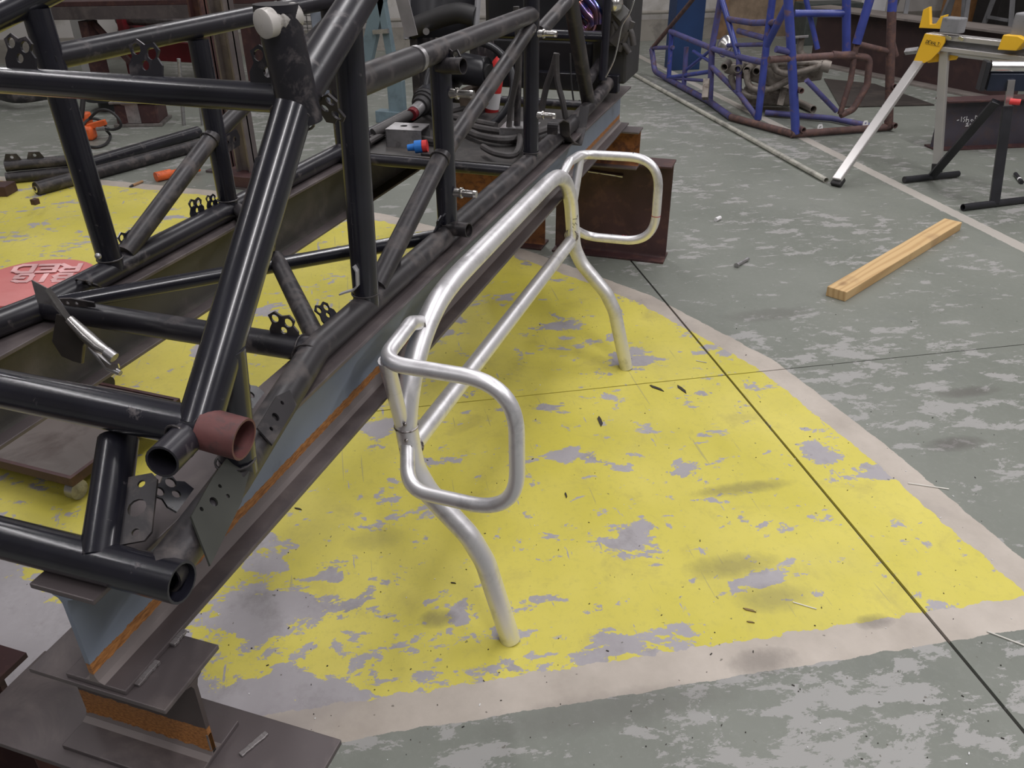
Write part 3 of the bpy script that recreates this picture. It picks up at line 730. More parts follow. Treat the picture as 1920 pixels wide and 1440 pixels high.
# printed badge
mb = MB(); lo, hi, lo2, hi2 = PL(1733, 82, .028), PL(1738, 72, .028), PL(1762, 88, .028), PL(1765, 79, .028)
mb.prism([lo, hi, hi2, lo2], n_, .002); badge = mb.build('badge', m_plastic, hub, False)
mb = MB(); f_ = lambda a_, b_, k_: a_.lerp(b_, k_)
def bp_(u, v, d=.0022): return f_(f_(lo, lo2, u), f_(hi, hi2, u), v) + n_*d
mb.prism([bp_(.04,.10), bp_(.04,.9), bp_(.96,.9), bp_(.96,.10)], n_, .001)
mb.build('badge_field', m_yellow, badge, False)
letters = {'D': [[(0,0),(0,1),(.6,.85),(.8,.5),(.6,.12),(0,0)]], 'E': [[(.8,0),(0,0),(0,1),(.8,1)],[(0,.5),(.6,.5)]], 'W': [[(0,1),(.2,0),(.4,.8),(.6,0),(.8,1)]], 'A': [[(0,0),(.4,1),(.8,0)],[(.2,.35),(.6,.35)]], 'L': [[(0,1),(0,0),(.7,0)]], 'T': [[(0,1),(.8,1)],[(.4,1),(.4,0)]]}
def write(word, fn, u0, u1, v0, v1, r, mb):
    w_ = (u1-u0)/len(word)
    for i, chh in enumerate(word):
        for st in letters[chh]: mb.sweep([fn(u0 + w_*(i + .95*a_), v0 + (v1-v0)*b_) for a_, b_ in st], r, 5)
    return mb
write('DEWALT', lambda u, v: bp_(u, v, .003), .07, .96, .2, .8, .0016, MB()).build('badge_lettering', m_plastic, badge)
f1, f2 = pz(1567, 347, .01), pz(1757, 321, .01)
tp1 = PL(1726, 112, .0)
mb = MB().bar(f1 + V3((0,0,.03)), tp1, .062, .028, n_); mb.build('leg', m_rail, saw, False, .006)
dr = (tp1 - f1).normalized(); MB().bar(f1 - dr*.005, f1 + dr*.055, .068, .036, n_).build('foot', m_rubber, saw, False, .008)
tp2 = PL(1772, 86, -.03)
MB().bar(f2, tp2, .055, .03, n_).build('leg', m_rail, saw, False, .006)
MB().bar(f2 - V3((0,0,.008)), f2 + (tp2-f2).normalized()*.05, .06, .036, n_).build('foot', m_rubber, saw, False, .006)
for s in (1, ):                                  # legs of the far end, outside the frame's right edge
    MB().bar(rl(L_-.1, -.1, .1), rl(L_+.15, -.795, .32), .055, .028, n_).build('leg', m_rail, saw, False, .006)
    MB().bar(rl(L_-.1, -.1, -.1), rl(L_+.15, -.795, -.35), .055, .028, n_).build('leg', m_rail, saw, False, .006)
# work support with roller, and the second yellow mount
ws = MB().prism([PL(1725, 52, -.06), PL(1768, 54, -.06), PL(1777, 27, -.06), PL(1766, 30, -.06), PL(1757, 44, -.06), PL(1746, 45, -.06), PL(1745, 12, -.06), PL(1733, 18, -.06), PL(1729, 38, -.06)], n_, .03).build('work_support', m_yellow, saw, False, .003)
MB().bar(PL(1745, 22, -.08), PL(1795, 20, -.08), .05, .045, up).build('support_block', m_plastic, ws, False, .004)
MB().cyl(PL(1748, 9, -.08), PL(1796, 6, -.08), .022, 14).build('support_roller', m_zinc, ws)
MB().obox(PL(1788, 47, .0), e*.055, n_*.045, up*.042).build('end_stop', m_grey, saw, False, .008)
MB().prism([PL(1877, 92, .03), PL(1888, 64, .03), PL(1915, 66, .03), PL(1930, 74, .03), PL(1912, 94, .03)], n_, .09).build('tool_mount', m_yellow, saw, False, .004)
MB().obox(PL(1925, 50, -.02), e*.06, n_*.05, up*.07).build('mount_handle', m_grey, saw, False, .01)
for (px, py) in ((1779, 70), (1802, 72)): MB().bar(PL(px-5, py-2, .03), PL(px+5, py+3, .03), .02, .008, n_).build('rail_latch', m_chrome, saw, False, .002)
o = MB().sweep([PL(1698, 97, -.1), PL(1722, 94, -.1)], .02, 4).build('slide_bar', m_zinc, saw, False)

# --- roller stand
rs = thing('roller_stand', (1.0, 5.3, 0), 'black folding roller stand with chrome roller and red knob', 'roller stand')
R0 = V3((1.152, 5.132, 0)); Rt = V3((1.085, 5.235, .66)); Fm = V3((.872, 5.586, .022))
d1 = (pz(1800,335) - pz(1690,347)).normalized()
fa = MB().sweep([Fm - d1*.20, Fm + d1*.20], .019, 12).build('foot_bar', m_plastic, rs)
for s in (-1, 1): MB().cyl(Fm + d1*(.205*s), Fm + d1*(.165*s), .026, 14).build('foot_cap', m_rubber, fa)
d2 = (pz(1920,381) - pz(1800,396)).normalized(); Rb = R0 + V3((0,0,.02))
MB().sweep([Rb - d2*.215, Rb + d2*.30], .019, 12, wall=.003).build('foot_bar', m_plastic, rs)
MB().bar(Rb, Rb.lerp(Rt, .80), .05, .035, (0,1,0)).build('outer_post', m_plastic, rs, False, .003)
MB().bar(Rb.lerp(Rt, .55), Rt, .036, .024, (0,1,0)).build('inner_post', m_chrome, rs, False, .002)
MB().bar(Fm, py_(1868, 190, 5.24), .045, .03, (0,1,0)).build('back_leg', m_plastic, rs, False, .003)
ra, rb_ = py_(1856, 125, 5.25), py_(1856, 125, 5.25) + V3((.62, .10, .01))
m_navy = M('navy_channel_paint', (.016,.022,.040), .3, .2, None, 20)
ax_ = (rb_ - ra).normalized()
MB().cyl(ra, rb_, .033, 24).build('roller', m_chrome, rs)
chn = MB().obox(ra.lerp(rb_, .5) + V3((0,0,-.075)), ax_*.31, ax_.cross(up)*.032, up*.045).build('roller_channel', m_navy, rs, False, .003)
for p_ in (ra - ax_*.02, rb_ + ax_*.02):
    ep = MB().obox(p_ + V3((0,0,-.045)), ax_*.012, ax_.cross(up)*.036, up*.075).build('end_plate', m_plastic, rs, False, .003)
    for h in (.02, -.03): MB().cyl(p_ + V3((0,0,h-.02)) + ax_.cross(up)*.035, p_ + V3((0,0,h-.02)) + ax_.cross(up)*.044, .010, 10).build('bolt', m_chrome, ep)
kn = py_(1893, 190, 5.14)
kb = MB().cyl(kn, kn + V3((.05,-.01,0)), .016, 12).build('clamp_knob', m_red, rs)
MB().bar(kn + V3((.03,-.02,.005)), kn + V3((.14,-.06,-.05)), .03, .022, up).build('knob_lever', m_red, kb, False, .005)

# --- girder with chalk marks
def girder(name, A_, B_, w_, h_, tf, tw, mats, label, z0=0.0, group=None, back=True):
    """I girder standing on the floor, A_->B_ is the front foot line, it lies behind that line"""
    A_, B_ = V3(A_), V3(B_); A_.z = B_.z = z0; d = (B_-A_); L = d.length; d.normalize(); nb = V3((-d.y, d.x, 0))
    mC = (A_+B_)/2 + nb*w_/2
    t = thing(name, V3((mC.x, mC.y, z0)), label, 'steel beam', group)
    MB().obox(mC + up*tf/2, d*L/2, nb*w_/2, up*tf/2).build('bottom_flange', mats[0], t, False, .002)
    MB().obox(mC + up*(h_-tf/2), d*L/2, nb*w_/2, up*tf/2).build('top_flange', mats[0], t, False, .002)
    MB().obox(mC + up*h_/2, d*L/2, nb*tw/2, up*(h_/2-tf)).build('web', mats[1], t, False)
    return t, mC, d, nb, L
m_navyweb = M('navy_mill_scale', (.060,.052,.068), .5, .2, (.085,.06,.06), 10, .5, .7, .25, .1)
gt, gC, gd, gn, gL = girder('marked_girder', pz(1755, 284), pz(1755, 284) + (pz(1920, 277)-pz(1755,284)).normalized()*1.9, .15, .33, .012, .01, (m_brown, m_navyweb), 'dark girder on the floor with white chalk handwriting, behind the roller stand')
fn_w = lambda px, py: pp(px, py, gC - gn*.007, gn)
mb = MB()
for st in (((1794,226),(1798,225)), ((1803,219),(1802,228)), ((1810,219),(1806,222),(1809,225),(1806,229)), ((1813,218),(1811,229)), ((1811,225),(1816,224),(1816,229)), ((1822,224),(1820,226),(1822,228),(1825,226),(1822,224)),
           ((1829,217),(1828,226),(1834,224),(1834,219),(1829,217)), ((1836,224),(1838,221),(1841,224),(1836,225)), ((1842,224),(1843,221),(1846,224)),
           ((1811,233),(1815,230),(1815,233),(1810,237),(1816,236)), ((1818,236),(1819,232),(1821,235),(1823,231),(1824,235))):
    mb.sweep([fn_w(*q) for q in st], .0028, 5)
mb.build('chalk_writing', m_chalk, gt)
# --- girders and plate stacked at the back right
m_dkb = M('dark_brown_primer', (.040,.020,.020), .6, 0, (.065,.032,.028), 6, .5, .7, .2)
m_dust = M('dusty_grey_flange', (.19,.165,.15), .6, .1, (.12,.10,.09), 6, .5, .7)
girder('long_girder', pz(1500, 118), pz(1880, 196), .30, .55, .02, .014, (m_dust, m_dkb), 'long deep dark-brown girder lying on the floor behind the blue chassis', 0, 'girders stored at the back')
girder('long_girder', pz(1560, 90) , pz(1990, 165), .25, .42, .02, .014, (m_dust, m_dkb), 'second brown girder stored behind the long deep girder', 0, 'girders stored at the back')
q = [pz(1545, 148, .006), pz(1640, 158, .006), pz(1752, 197, .006), pz(1575, 201, .006)]
tag(MB().prism(q, up, .010).build('steel_sheet', M('dark_oiled_sheet', (.050,.042,.038), .5, .2, (.085,.07,.06), 5, .5, .7), None, False), 'dark flat steel sheet lying on the floor beside the blue chassis', 'steel sheet')
# grey trestles standing on the girders
def trestle(p0, wdt, hgt, label, ang=0.0):
    t = thing('trestle', p0, label, 'trestle', 'grey steel trestles'); dx = V3((math.cos(ang), math.sin(ang), 0)); dy = V3((-dx.y, dx.x, 0)); p0 = V3(p0)
    MB().bar(p0 - dx*wdt/2 + up*hgt, p0 + dx*wdt/2 + up*hgt, .07, .05, up).build('top_bar', m_grey, t, False, .004)
    for sx in (-1, 1):
        for sy in (-1, 1): MB().bar(p0 + dx*(sx*wdt*.42) + dy*(sy*.05) + up*hgt, p0 + dx*(sx*wdt*.5) + dy*(sy*.28), .045, .03, up).build('leg', m_grey, t, False)
        MB().bar(p0 + dx*(sx*wdt*.46) + dy*.17 + up*hgt*.35, p0 + dx*(sx*wdt*.46) - dy*.17 + up*hgt*.35, .03, .03, up).build('stretcher', m_grey, t, False)
    return t
trestle(pz(1725, 88, 0) , .7, .85, 'grey steel trestle standing behind the second brown girder', .3)
trestle(pz(1815, 96, 0), .6, .95, 'grey steel trestle standing behind the saw stand rail', .5)
# crates, boards and cabinet along the back right
def crate(px, py, w_, d_, h_, mat, name, label, cat, ang=JANG*-1, z=0.0):
    q = pz(px, py, z); ang = math.radians(28.8)
    o = MB().obox((0,0,h_/2), V3((w_/2,0,0)), V3((0,d_/2,0)), V3((0,0,h_/2))).build(name, mat, None, False, .006)
    o.location = q + V3((-math.sin(ang)*d_/2, math.cos(ang)*d_/2, 0)); o.rotation_euler = (0,0,ang)
    return tag(o, label, cat)
crate(1525, 45, .5, .4, .45, m_card, 'cardboard_box', 'brown cardboard box on the floor behind the blue chassis', 'box')
crate(1632, 72, .25, .15, .5, m_white, 'white_panel_box', 'white sheet-metal box behind the long deep girder', 'box')
crate(1835, 72, .5, .5, .9, M('orange_brown_wood', (.30,.15,.06), .7), 'wooden_crate', 'orange-brown wooden crate behind the saw stand', 'crate')
crate(1890, 84, .5, .4, 1.5, M('near_black_cabinet', (.015,.013,.013), .6), 'tool_cabinet', 'tall near-black cabinet behind the saw stand', 'cabinet')
crate(1410, 50, .8, .5, .8, M('dark_bench_green', (.030,.036,.034), .6), 'dark_machine', 'dark green machine body by the wall behind the blue chassis', 'machine')
crate(1555, 84, .7, .35, .45, M('dark_green_bench', (.06,.07,.065), .55), 'low_bench', 'low dark green bench behind the blue chassis', 'bench')
# navy column and timber door frame on the rear wall
q = pz(1278, 128); ang = math.radians(28.8)
col = MB().obox((0,0,2.3), V3((.15,0,0)), V3((0,.11,0)), V3((0,0,2.3))).build('steel_column', M('navy_column_paint', (.008,.032,.105), .5, 0, None, 6), None, False, .004)
col.location = q; col.rotation_euler = (0,0,ang); tag(col, 'navy blue painted steel column rising beside the blue chassis', 'column')
q = AB(10.49, pz(1343, 70).dot(JB), 0)
mb = MB(); m_frame = M('brown_timber_frame', (.22,.13,.07), .7)
fr = thing('door_1', q, 'wooden door frame set in the rear wall', 'door'); fr['kind'] = 'structure'; del fr['category']
for s0, s1, z0, z1 in ((-.06,.06,0,2.3), (.95,1.07,0,2.3), (-.06,1.07,2.3,2.42)):
    b_ = MB(); c0 = q + JB*((s0+s1)/2) + up*((z0+z1)/2); b_.obox(c0, JB*((s1-s0)/2), JA*.05, up*((z1-z0)/2)); b_.build('door_frame', m_frame, fr, False, .004)
b_ = MB().obox(q + JB*.505 + up*1.15 - JA*-.02, JB*.44, JA*.02, up*1.15); b_.build('door_leaf', M('pale_brown_door', (.26,.19,.13), .7), fr, False)

# --- blue tube chassis on the floor
pe, pf, pa_ = V3((.03, 6.43, .03)), V3((.715, 6.87, .03)), V3((-1.35, 8.58, .03))
nL = (pa_ - pe).cross(up).normalized(); nF = (pf - pe).cross(up).normalized()
FL = lambda px, py, off=0.0: pp(px, py, pe + nL*off, nL)
FF = lambda px, py, off=0.0: pp(px, py, pe + nF*off, nF)
bk = -nF if nF.y > 0 else nF
bch = thing('blue_chassis', (0, 7.2, 0), 'blue and rusty tube chassis standing on the green floor by the wall', 'chassis')
def BT(name, pts, r, mat, par=bch): return tube(name, pts, r, mat, par, 12)
rr = .026
BT('lower_rail', [pe, V3((-.455, 6.857, .03))], rr, m_rustube)
BT('lower_rail', fillet([V3((-.455, 6.857, .03)), V3((-.682, 7.40, .03)), V3((-1.18, 8.333, .03)), V3((-1.35, 8.58, .05)), FL(1222, 92)], .1, 5), rr, m_purple)
BT('front_rail', [pe - (pf-pe).normalized()*.02, pf], rr, m_rustube)
BT('rear_rail', [pz(1435, 211, .03), pz(1560, 222, .03), pz(1650, 240, .03)], .022, m_purple)
BT('post', [FF(1492, 250), FF(1484, 100), FF(1476, -30)], .031, m_blue)
BT('post', [FF(1666, 238), FF(1672, 20)], .031, m_rustube); BT('post', [FF(1672, 22), FF(1677, -30)], .031, m_blue)
BT('post', [FL(1421, 224), FL(1437, 85), FL(1452, -30)], .027, m_blue)
BT('post', [FL(1331, 192), FL(1335, 90), FL(1356, -30)], .026, m_purple)
BT('post', [FL(1385, 172), FL(1386, 106)], .024, m_purple)
BT('post', [FL(1282, 165), FL(1287, 88)], .022, m_purple)
BT('post', [FL(1254, 146), FL(1259, 60)], .022, m_blue)
BT('upper_rail', [FL(1257, 59), FL(1335, 91), FL(1386, 107), FL(1436, 118)], .024, m_purple)
BT('diagonal', [FL(1335, 126), FL(1386, 176), FL(1422, 224)], .022, m_purple)
BT('diagonal', [FL(1348, -20), FL(1384, 104)], .023, m_blue)
BT('diagonal', [FL(1288, 130), FL(1334, 93)], .014, m_blue); BT('diagonal', [FL(1300, 96), FL(1334, 117)], .014, m_blue)
BT('diagonal', [FL(1478, 5), FL(1438, 84)], .027, m_blue)
BT('diagonal', [FL(1225, 88), FL(1290, 10), FL(1310,-15)], .020, m_rustube)
BT('cross_rail', [FL(1252, 146), FL(1334, 134)], .018, m_blue); BT('cross_rail', [FL(1252, 146), FL(1330, 152)], .014, m_purple)
BT('cross_rail', [FL(1222, 90), FL(1262, 89)], .018, m_purple)
BT('cross_rail', [FL(1366, 36), FL(1410, 43), FL(1456, 42)], .023, m_purple)
BT('cross_rail', [FL(1365, 85, .0), FL(1440, 83)], .016, m_purple)
BT('cross_rail', [FL(1385, 58), FL(1435, 72)], .022, m_purple)
BT('rear_tube', [pz(1490, 25, .80), pz(1588, 25, .80)], .025, m_blue)
ry = pz(1588, 25, .80).y
BT('rear_tube', [py_(1587, 98, ry), py_(1587, -20, ry)], .030, m_blue)
BT('rear_tube', [py_(1606, 82, ry-.2), py_(1638, -25, ry-.2)], .030, m_blue)
BT('rear_tube', [py_(1533, 92, ry), py_(1508, -15, ry)], .018, m_blue)
BT('cross_tube', [FF(1442, 112), FF(1600, 102)], .024, m_rustube)
BT('cross_tube', [FF(1455, 92), FF(1478, 97)], .022, m_purple)
BT('side_hoop', fillet([FF(1664, 96), FF(1606, 82), FF(1595, 150), FF(1575, 214)], .03, 4), .020, m_rustube)
BT('side_hoop', fillet([FF(1560, 102), FF(1631, 108), FF(1626, 160), FF(1600, 205), FF(1576, 216)], .06, 5), .024, m_rustube)
BT('side_hoop', [FF(1668, 60), FF(1680, 105)], .02, m_rustube)
BT('diagonal', [FF(1512, 150), FF(1568, 208)], .018, m_purple)
for (px, py) in ((1496, 168), (1500, 241), (1670, 160), (1671, 233)):
    c_ = FF(px, py); MB().sweep([c_ + nF*.02, c_ - nF*.05] if nF.y > 0 else [c_ - nF*.02, c_ + nF*.05], .020, 14, wall=.005).build('tube_boss', m_rustube, bch)
for (px, py) in ((1537, 243), (1622, 236)):
    MB().plate(FF(px, py) + V3((0,0,-.0)), (pf-pe), up, [(-.022,-.02),(.022,-.02),(.022,.02),(.012,.038),(-.012,.038),(-.022,.02)], [(0,.018,.009)], .006).build('weld_tab', m_white, bch, False)
# --- exhaust manifold assembly inside the blue chassis
Oy = 7.30; E_ = lambda px, py, d=0.0: py_(px, py, Oy + d)
mf = thing('exhaust_manifold', V3((-.15, Oy, .0)), 'bare cast exhaust manifold with curved pipes inside the blue chassis', 'engine part')
MB().obox(E_(1440, 178, .1), V3((.20,.03,0)), V3((0,.12,0)), V3((0,0,.07))).build('gearbox_case', m_cast, mf, True, .03)
MB().prism([E_(1352,120), E_(1430,112), E_(1545,125), E_(1540,148), E_(1440,160), E_(1360,135)], (0,1,0), .12).build('manifold_flange', m_cast, mf, False, .01)
for (px, py) in ((1360, 122), (1385, 126), (1402, 128), (1420, 130)):
    MB().sweep([E_(px+6, py-4, -.02), E_(px-2, py+4, -.16)], .030, 14, wall=.006).build('port', m_cast, mf)
runs = [[(1450,105),(1455,130),(1478,138),(1510,132),(1545,122)], [(1440,120),(1470,118),(1520,118),(1550,124)], [(1400,130),(1405,160),(1435,170),(1480,150),(1500,140)], [(1503,70),(1500,95),(1512,108),(1540,116),(1550,124)], [(1370,140),(1380,165),(1410,180),(1440,172)]]
for i, rn in enumerate(runs): MB().sweep(spline([E_(a_, b_, -.18 + .02*i) for a_, b_ in rn], 6), .026, 12).build('runner', m_cast, mf)
MB().sweep([E_(1540,122,-.2), E_(1556,126,-.2)], .045, 16, wall=.008).build('collector', m_cast, mf)
MB().bar(E_(1485,70,-.15), E_(1516,68,-.15), .05, .012, up).build('flange_plate', m_zinc, mf, False)
MB().bar(E_(1325,150,.05), E_(1322,185,-.05), .05, .05, (0,1,0)).bar(E_(1470,165,.0), E_(1462,198,-.05), .05, .05, (0,1,0)).build('stand_leg', m_cast, mf, False)
o = MB().ball(E_(1362, 88, .25), .075, 16, 10, (1,1,1.25)).build('chrome_float', m_chrome); tag(o, 'shiny chrome dome among the blue chassis tubes', 'engine part')
for (px, py, px2, py2) in ((1470, 180, 1525, 205),): 
    o = MB().sweep([pz(px, py, .03), pz(px2, py2, .03)], .03, 12, wall=.005).build('loose_tube', m_cast); tag(o, 'short grey tube lying on the floor inside the blue chassis', 'tube')
# ================================================================ cockpit of the black chassis (loose parts carried in it)
# aluminium junction box with holes
def plan(px, py, z): return pz(px, py, z)
ZP = .812
a0, a1, a2 = pz(722, 243, ZP+.055), pz(789, 246, ZP+.055), pz(809, 233, ZP+.055)
bx = (a1 - a0); by = (a2 - a1); nrm = V3((0,0,1))
t = thing('junction_box', (a0 + a2)/2 - V3((0,0,.055)), 'grey aluminium box with two top holes on the black floor pan', 'box')
Lx, Ly = bx.length, by.length; by_ = V3((-bx.y, bx.x, 0)).normalized()
MB().plate(a0, bx, by_, [(0,0),(Lx,0),(Lx,Ly*1.0),(0,Ly*1.0)], [(Lx*.38, Ly*.55, .012), (Lx*.72, Ly*.5, .012)], .003).build('lid', m_zinc, t, False)
MB().obox((a0+a1)/2 + V3((0,0,-.0285)) + by_*.0015, bx/2, by_*.0015, V3((0,0,.0265))).obox((a0+a1)/2 + by_*Ly + V3((0,0,-.0285)), bx/2, by_*.0015, V3((0,0,.0265))).obox(a0 + by_*Ly/2 + V3((0,0,-.0285)) + bx.normalized()*.0015, bx.normalized()*.0015, by_*Ly/2, V3((0,0,.0265))).build('side_wall', m_zinc, t, False)
a0 = pz(936, 240, ZP+.05); q = thing('terminal_box', a0 - V3((0,0,.05)), 'smaller grey aluminium box with scalloped front near the chassis upright', 'box')
MB().plate(a0 + V3((0,0,-.045)), V3((1,.1,0)), V3((0,0,1)), [(0,0),(.02,0),(.025,.012),(.04,.012),(.045,0),(.065,0),(.07,.012),(.085,.012),(.09,0),(.115,0),(.115,.045),(0,.045)], [], .003).build('front', m_zinc, q, False)
MB().obox(a0 + V3((.0575,.05,.001)), V3((.0575,.006,0)), V3((-.005,.05,0)), V3((0,0,.0015))).build('lid', m_zinc, q, False)
# hoses and looms on the pan
looms = [[(694,262),(720,248),(760,252),(800,262),(850,270)], [(690,268),(740,238),(800,200),(840,175)], [(855,235),(900,255),(950,262),(1000,250),(1045,235)], [(860,228),(900,240),(960,250),(1010,262)],
         [(905,275),(930,288),(965,290),(975,262),(968,240)], [(790,200),(830,215),(880,225),(930,235)], [(830,212),(850,208),(880,200),(910,192)]]
hl = ['dusty black hose crossing in front of the two-hole aluminium box', 'dusty black hose rising towards the steering column boot', 'dusty hose ending at the flat strap on the rail', 'dusty hose passing behind the scalloped aluminium box', 'dusty hose looped back on itself near the chassis upright', 'dusty hose running behind the two-hole box to the cardboard carton', 'thinnest dusty hose curving under the steering wheel']
for i, L in enumerate(looms):
    o = MB().sweep(spline([pz(a_, b_, ZP + .016 + .003*i) for a_, b_ in L], 6), [.012,.011,.013,.012,.010,.011,.009][i], 8).build('rubber_hose', m_hose)
    tag(o, hl[i], 'hose', 'hoses and looms on the floor pan')
o = MB().sweep(spline([py_(a_, b_, 2.62) for a_, b_ in ((968, 12), (972, 120), (958, 200), (952, 270))], 6), .010, 8).build('control_cable', m_hose); tag(o, 'black cable hanging down in front of the black seat frame', 'cable', 'hanging cables')
o = MB().sweep(spline([py_(a_, b_, 3.0) for a_, b_ in ((1043, 100), (1045, 150), (1055, 190), (1061, 225))], 6), .011, 8).build('control_cable', m_hose); tag(o, 'black cable hanging beside the flat strap on the rail', 'cable', 'hanging cables')
o = MB().sweep(spline([py_(a_, b_, 3.1) for a_, b_ in ((1044, 100), (1036, 130), (1024, 165), (1015, 210))], 6), .012, 8).build('control_cable', m_hose); tag(o, 'black cable curving down to the floor pan edge', 'cable', 'hanging cables')
o = MB().sweep(spline([py_(a_, b_, 3.3) for a_, b_ in ((1189, 0), (1180, 25), (1166, 48), (1158, 85), (1150, 115), (1135, 145))], 6), .0035, 6).build('brake_line', m_chrome); tag(o, 'thin bright metal brake line running down to the tail rail', 'brake line')
o = MB().sweep(spline([py_(a_, b_, 3.2) for a_, b_ in ((1069, 100), (1071, 150), (1076, 192), (1080, 198), (1087, 188))], 6), .0035, 6).build('control_cable', m_rubber); tag(o, 'thin black cable with a hooked end near the thick rear upright', 'cable', 'hanging cables')
# blue connector with red cap
c = pz(785, 275, ZP + .03); dx = V3((1, .25, .12)).normalized()
t = thing('cable_connector', c, 'blue plug connector with red cap at the floor pan edge', 'connector')
MB().sweep([c - dx*.035, c - dx*.012, c-dx*.011, c + dx*.012], [.010,.012,.020,.020], 14).build('plug', m_blueplug, t)
MB().cyl(c + dx*.013, c + dx*.028, .019, 14).build('cap', m_red, t)
MB().obox(c + V3((.03,-.01,-.03)), V3((.016,0,0)), V3((0,.01,0)), V3((0,0,.016))).build('mount', m_satin, t, False, .002)
# steering column motor
c0, c1 = py_(798, 190, 2.75), py_(830, 160, 2.9); d = (c1-c0).normalized()
t = thing('steering_column', c0, 'black steering column with ribbed motor boot and wheel in the cockpit', 'steering column')
MB().cyl(c0, c0 + d*.20, .048, 20).build('motor_body', m_plastic, t)
MB().sweep([c0 - d*.05, c0 - d*.03, c0-d*.029, c0 - d*.015, c0-d*.014, c0], [.03,.034,.040,.040,.045,.047], 18).build('boot', m_rubber, t)
MB().sweep([c0 - d*.05, c0 - d*.10], .022, 16, wall=.004).build('shaft_end', m_zinc, t)
MB().sweep([c0 - d*.09, c0 - d*.12], .020, 14).build('red_band', m_redgl, t)
MB().sweep([c0 - d*.10, pz(700, 250, ZP+.03)], .016, 12).build('steering_shaft', m_hose, t)
# steering wheel
c = py_(880, 163, 2.80); nr = V3((.12, -1, .55)).normalized()
sw = MB().ring(c, nr, .155, .0125, 40, 10).build('steering_wheel', m_plastic, t)
ref = V3((1,0,0)); ref = (ref - nr*ref.dot(nr)).normalized(); rf2 = nr.cross(ref)
for k_ in range(3):
    a_ = math.radians(30 + 120*k_); dv = ref*math.cos(a_) + rf2*math.sin(a_)
    MB().bar(c - nr*.02, c + dv*.15, .022, .004, nr).build('spoke', m_satin, sw, False)
MB().cyl(c - nr*.045, c + nr*.004, .05, 20).build('wheel_hub', m_plastic, sw)
# fire extinguisher and cardboard offcut
c = py_(926, 172, 3.05); d = V3((.18, 0, 1)).normalized()
t = thing('fire_extinguisher', c - d*.12, 'red fire extinguisher with white label strapped behind the steering wheel', 'extinguisher')
MB().sweep([c - d*.12, c - d*.11, c + d*.08, c + d*.11, c + d*.125], [.022,.028,.028,.02,.010], 20).build('cylinder', m_red, t)
MB().sweep([c - d*.06, c + d*.00], .0284, 20, caps=False).build('paper_label', m_white, t)
MB().bar(c + d*.125, c + d*.15 + V3((.05,0,.01)), .02, .012, d).build('valve', m_plastic, t, False)
o = MB().prism([py_(862, 170, 2.95), py_(908, 155, 2.95), py_(912, 200, 2.95), py_(875, 222, 2.95)], (0,1,.2), .05).build('cardboard_offcut', M('grey_brown_card', (.16,.12,.09), .85), None, False); tag(o, 'grey-brown cardboard carton tucked behind the steering wheel', 'box')
# racing seat: shell with wings, slots and padding
sy = 3.02; S_ = lambda px, py, d=0.0: py_(px, py, sy + d)
t = thing('racing_seat', S_(840, 90), 'black racing bucket seat with harness slots in the chassis', 'seat')
sl_, sr_ = S_(778, 60), S_(905, 60); cx0 = (sl_ + sr_)/2; W2 = (sr_-sl_).length/2
mb = MB(); rows = 12; colsn = 14; vs = []; fs = []
for i in range(rows+1):
    h = i/rows; z_ = .0 + .62*h
    for j in range(colsn+1):
        s = -1 + 2*j/colsn; wdt = W2*(1.0 - .25*max(0, h-.6)/.4)
        vs.append(V3((cx0.x + s*wdt, sy - .09*abs(s)**3 + .18*h, cx0.z - .02 + z_)))
n_v = len(vs)
vs += [v + V3((0,.02,0)) for v in vs]
for i in range(rows):
    for j in range(colsn):
        a_ = i*(colsn+1)+j
        if 5 <= i <= 6 and j in (2,3,4,10,11,12): continue   # harness slots
        fs.append((a_, a_+1, a_+colsn+2, a_+colsn+1)); fs.append((n_v+a_, n_v+a_+colsn+1, n_v+a_+colsn+2, n_v+a_+1))
mb.add(vs, fs).build('backrest', m_plastic, t)
for s in (-1, 1):
    MB().sweep([V3((cx0.x + s*W2*(1.0 - .25*max(0, i/rows-.6)/.4), sy - .09 + .18*i/rows + .01, cx0.z - .02 + .62*i/rows)) for i in range(rows+1)], .011, 8).build('edge_roll', m_grey, t)
MB().sweep(spline([V3((cx0.x - W2*.95, sy - .05, cx0.z + .01)), V3((cx0.x - W2*.4, sy - .05, cx0.z + .04)), V3((cx0.x + W2*.4, sy - .05, cx0.z + .07)), V3((cx0.x + W2*.95, sy - .05, cx0.z + .06))], 6), [.035]*19, 12).build('cushion', m_rubber, t)
MB().cyl(S_(799, 59, -.1), S_(799, 59, -.08), .012, 12).build('bolt', m_chrome, t)
for x_ in (cx0.x - W2, cx0.x + W2 - .03): MB().box((x_, sy-.05, .812), (x_ + .03, sy+.12, cx0.z)).build('seat_mount', m_satin, t, False)
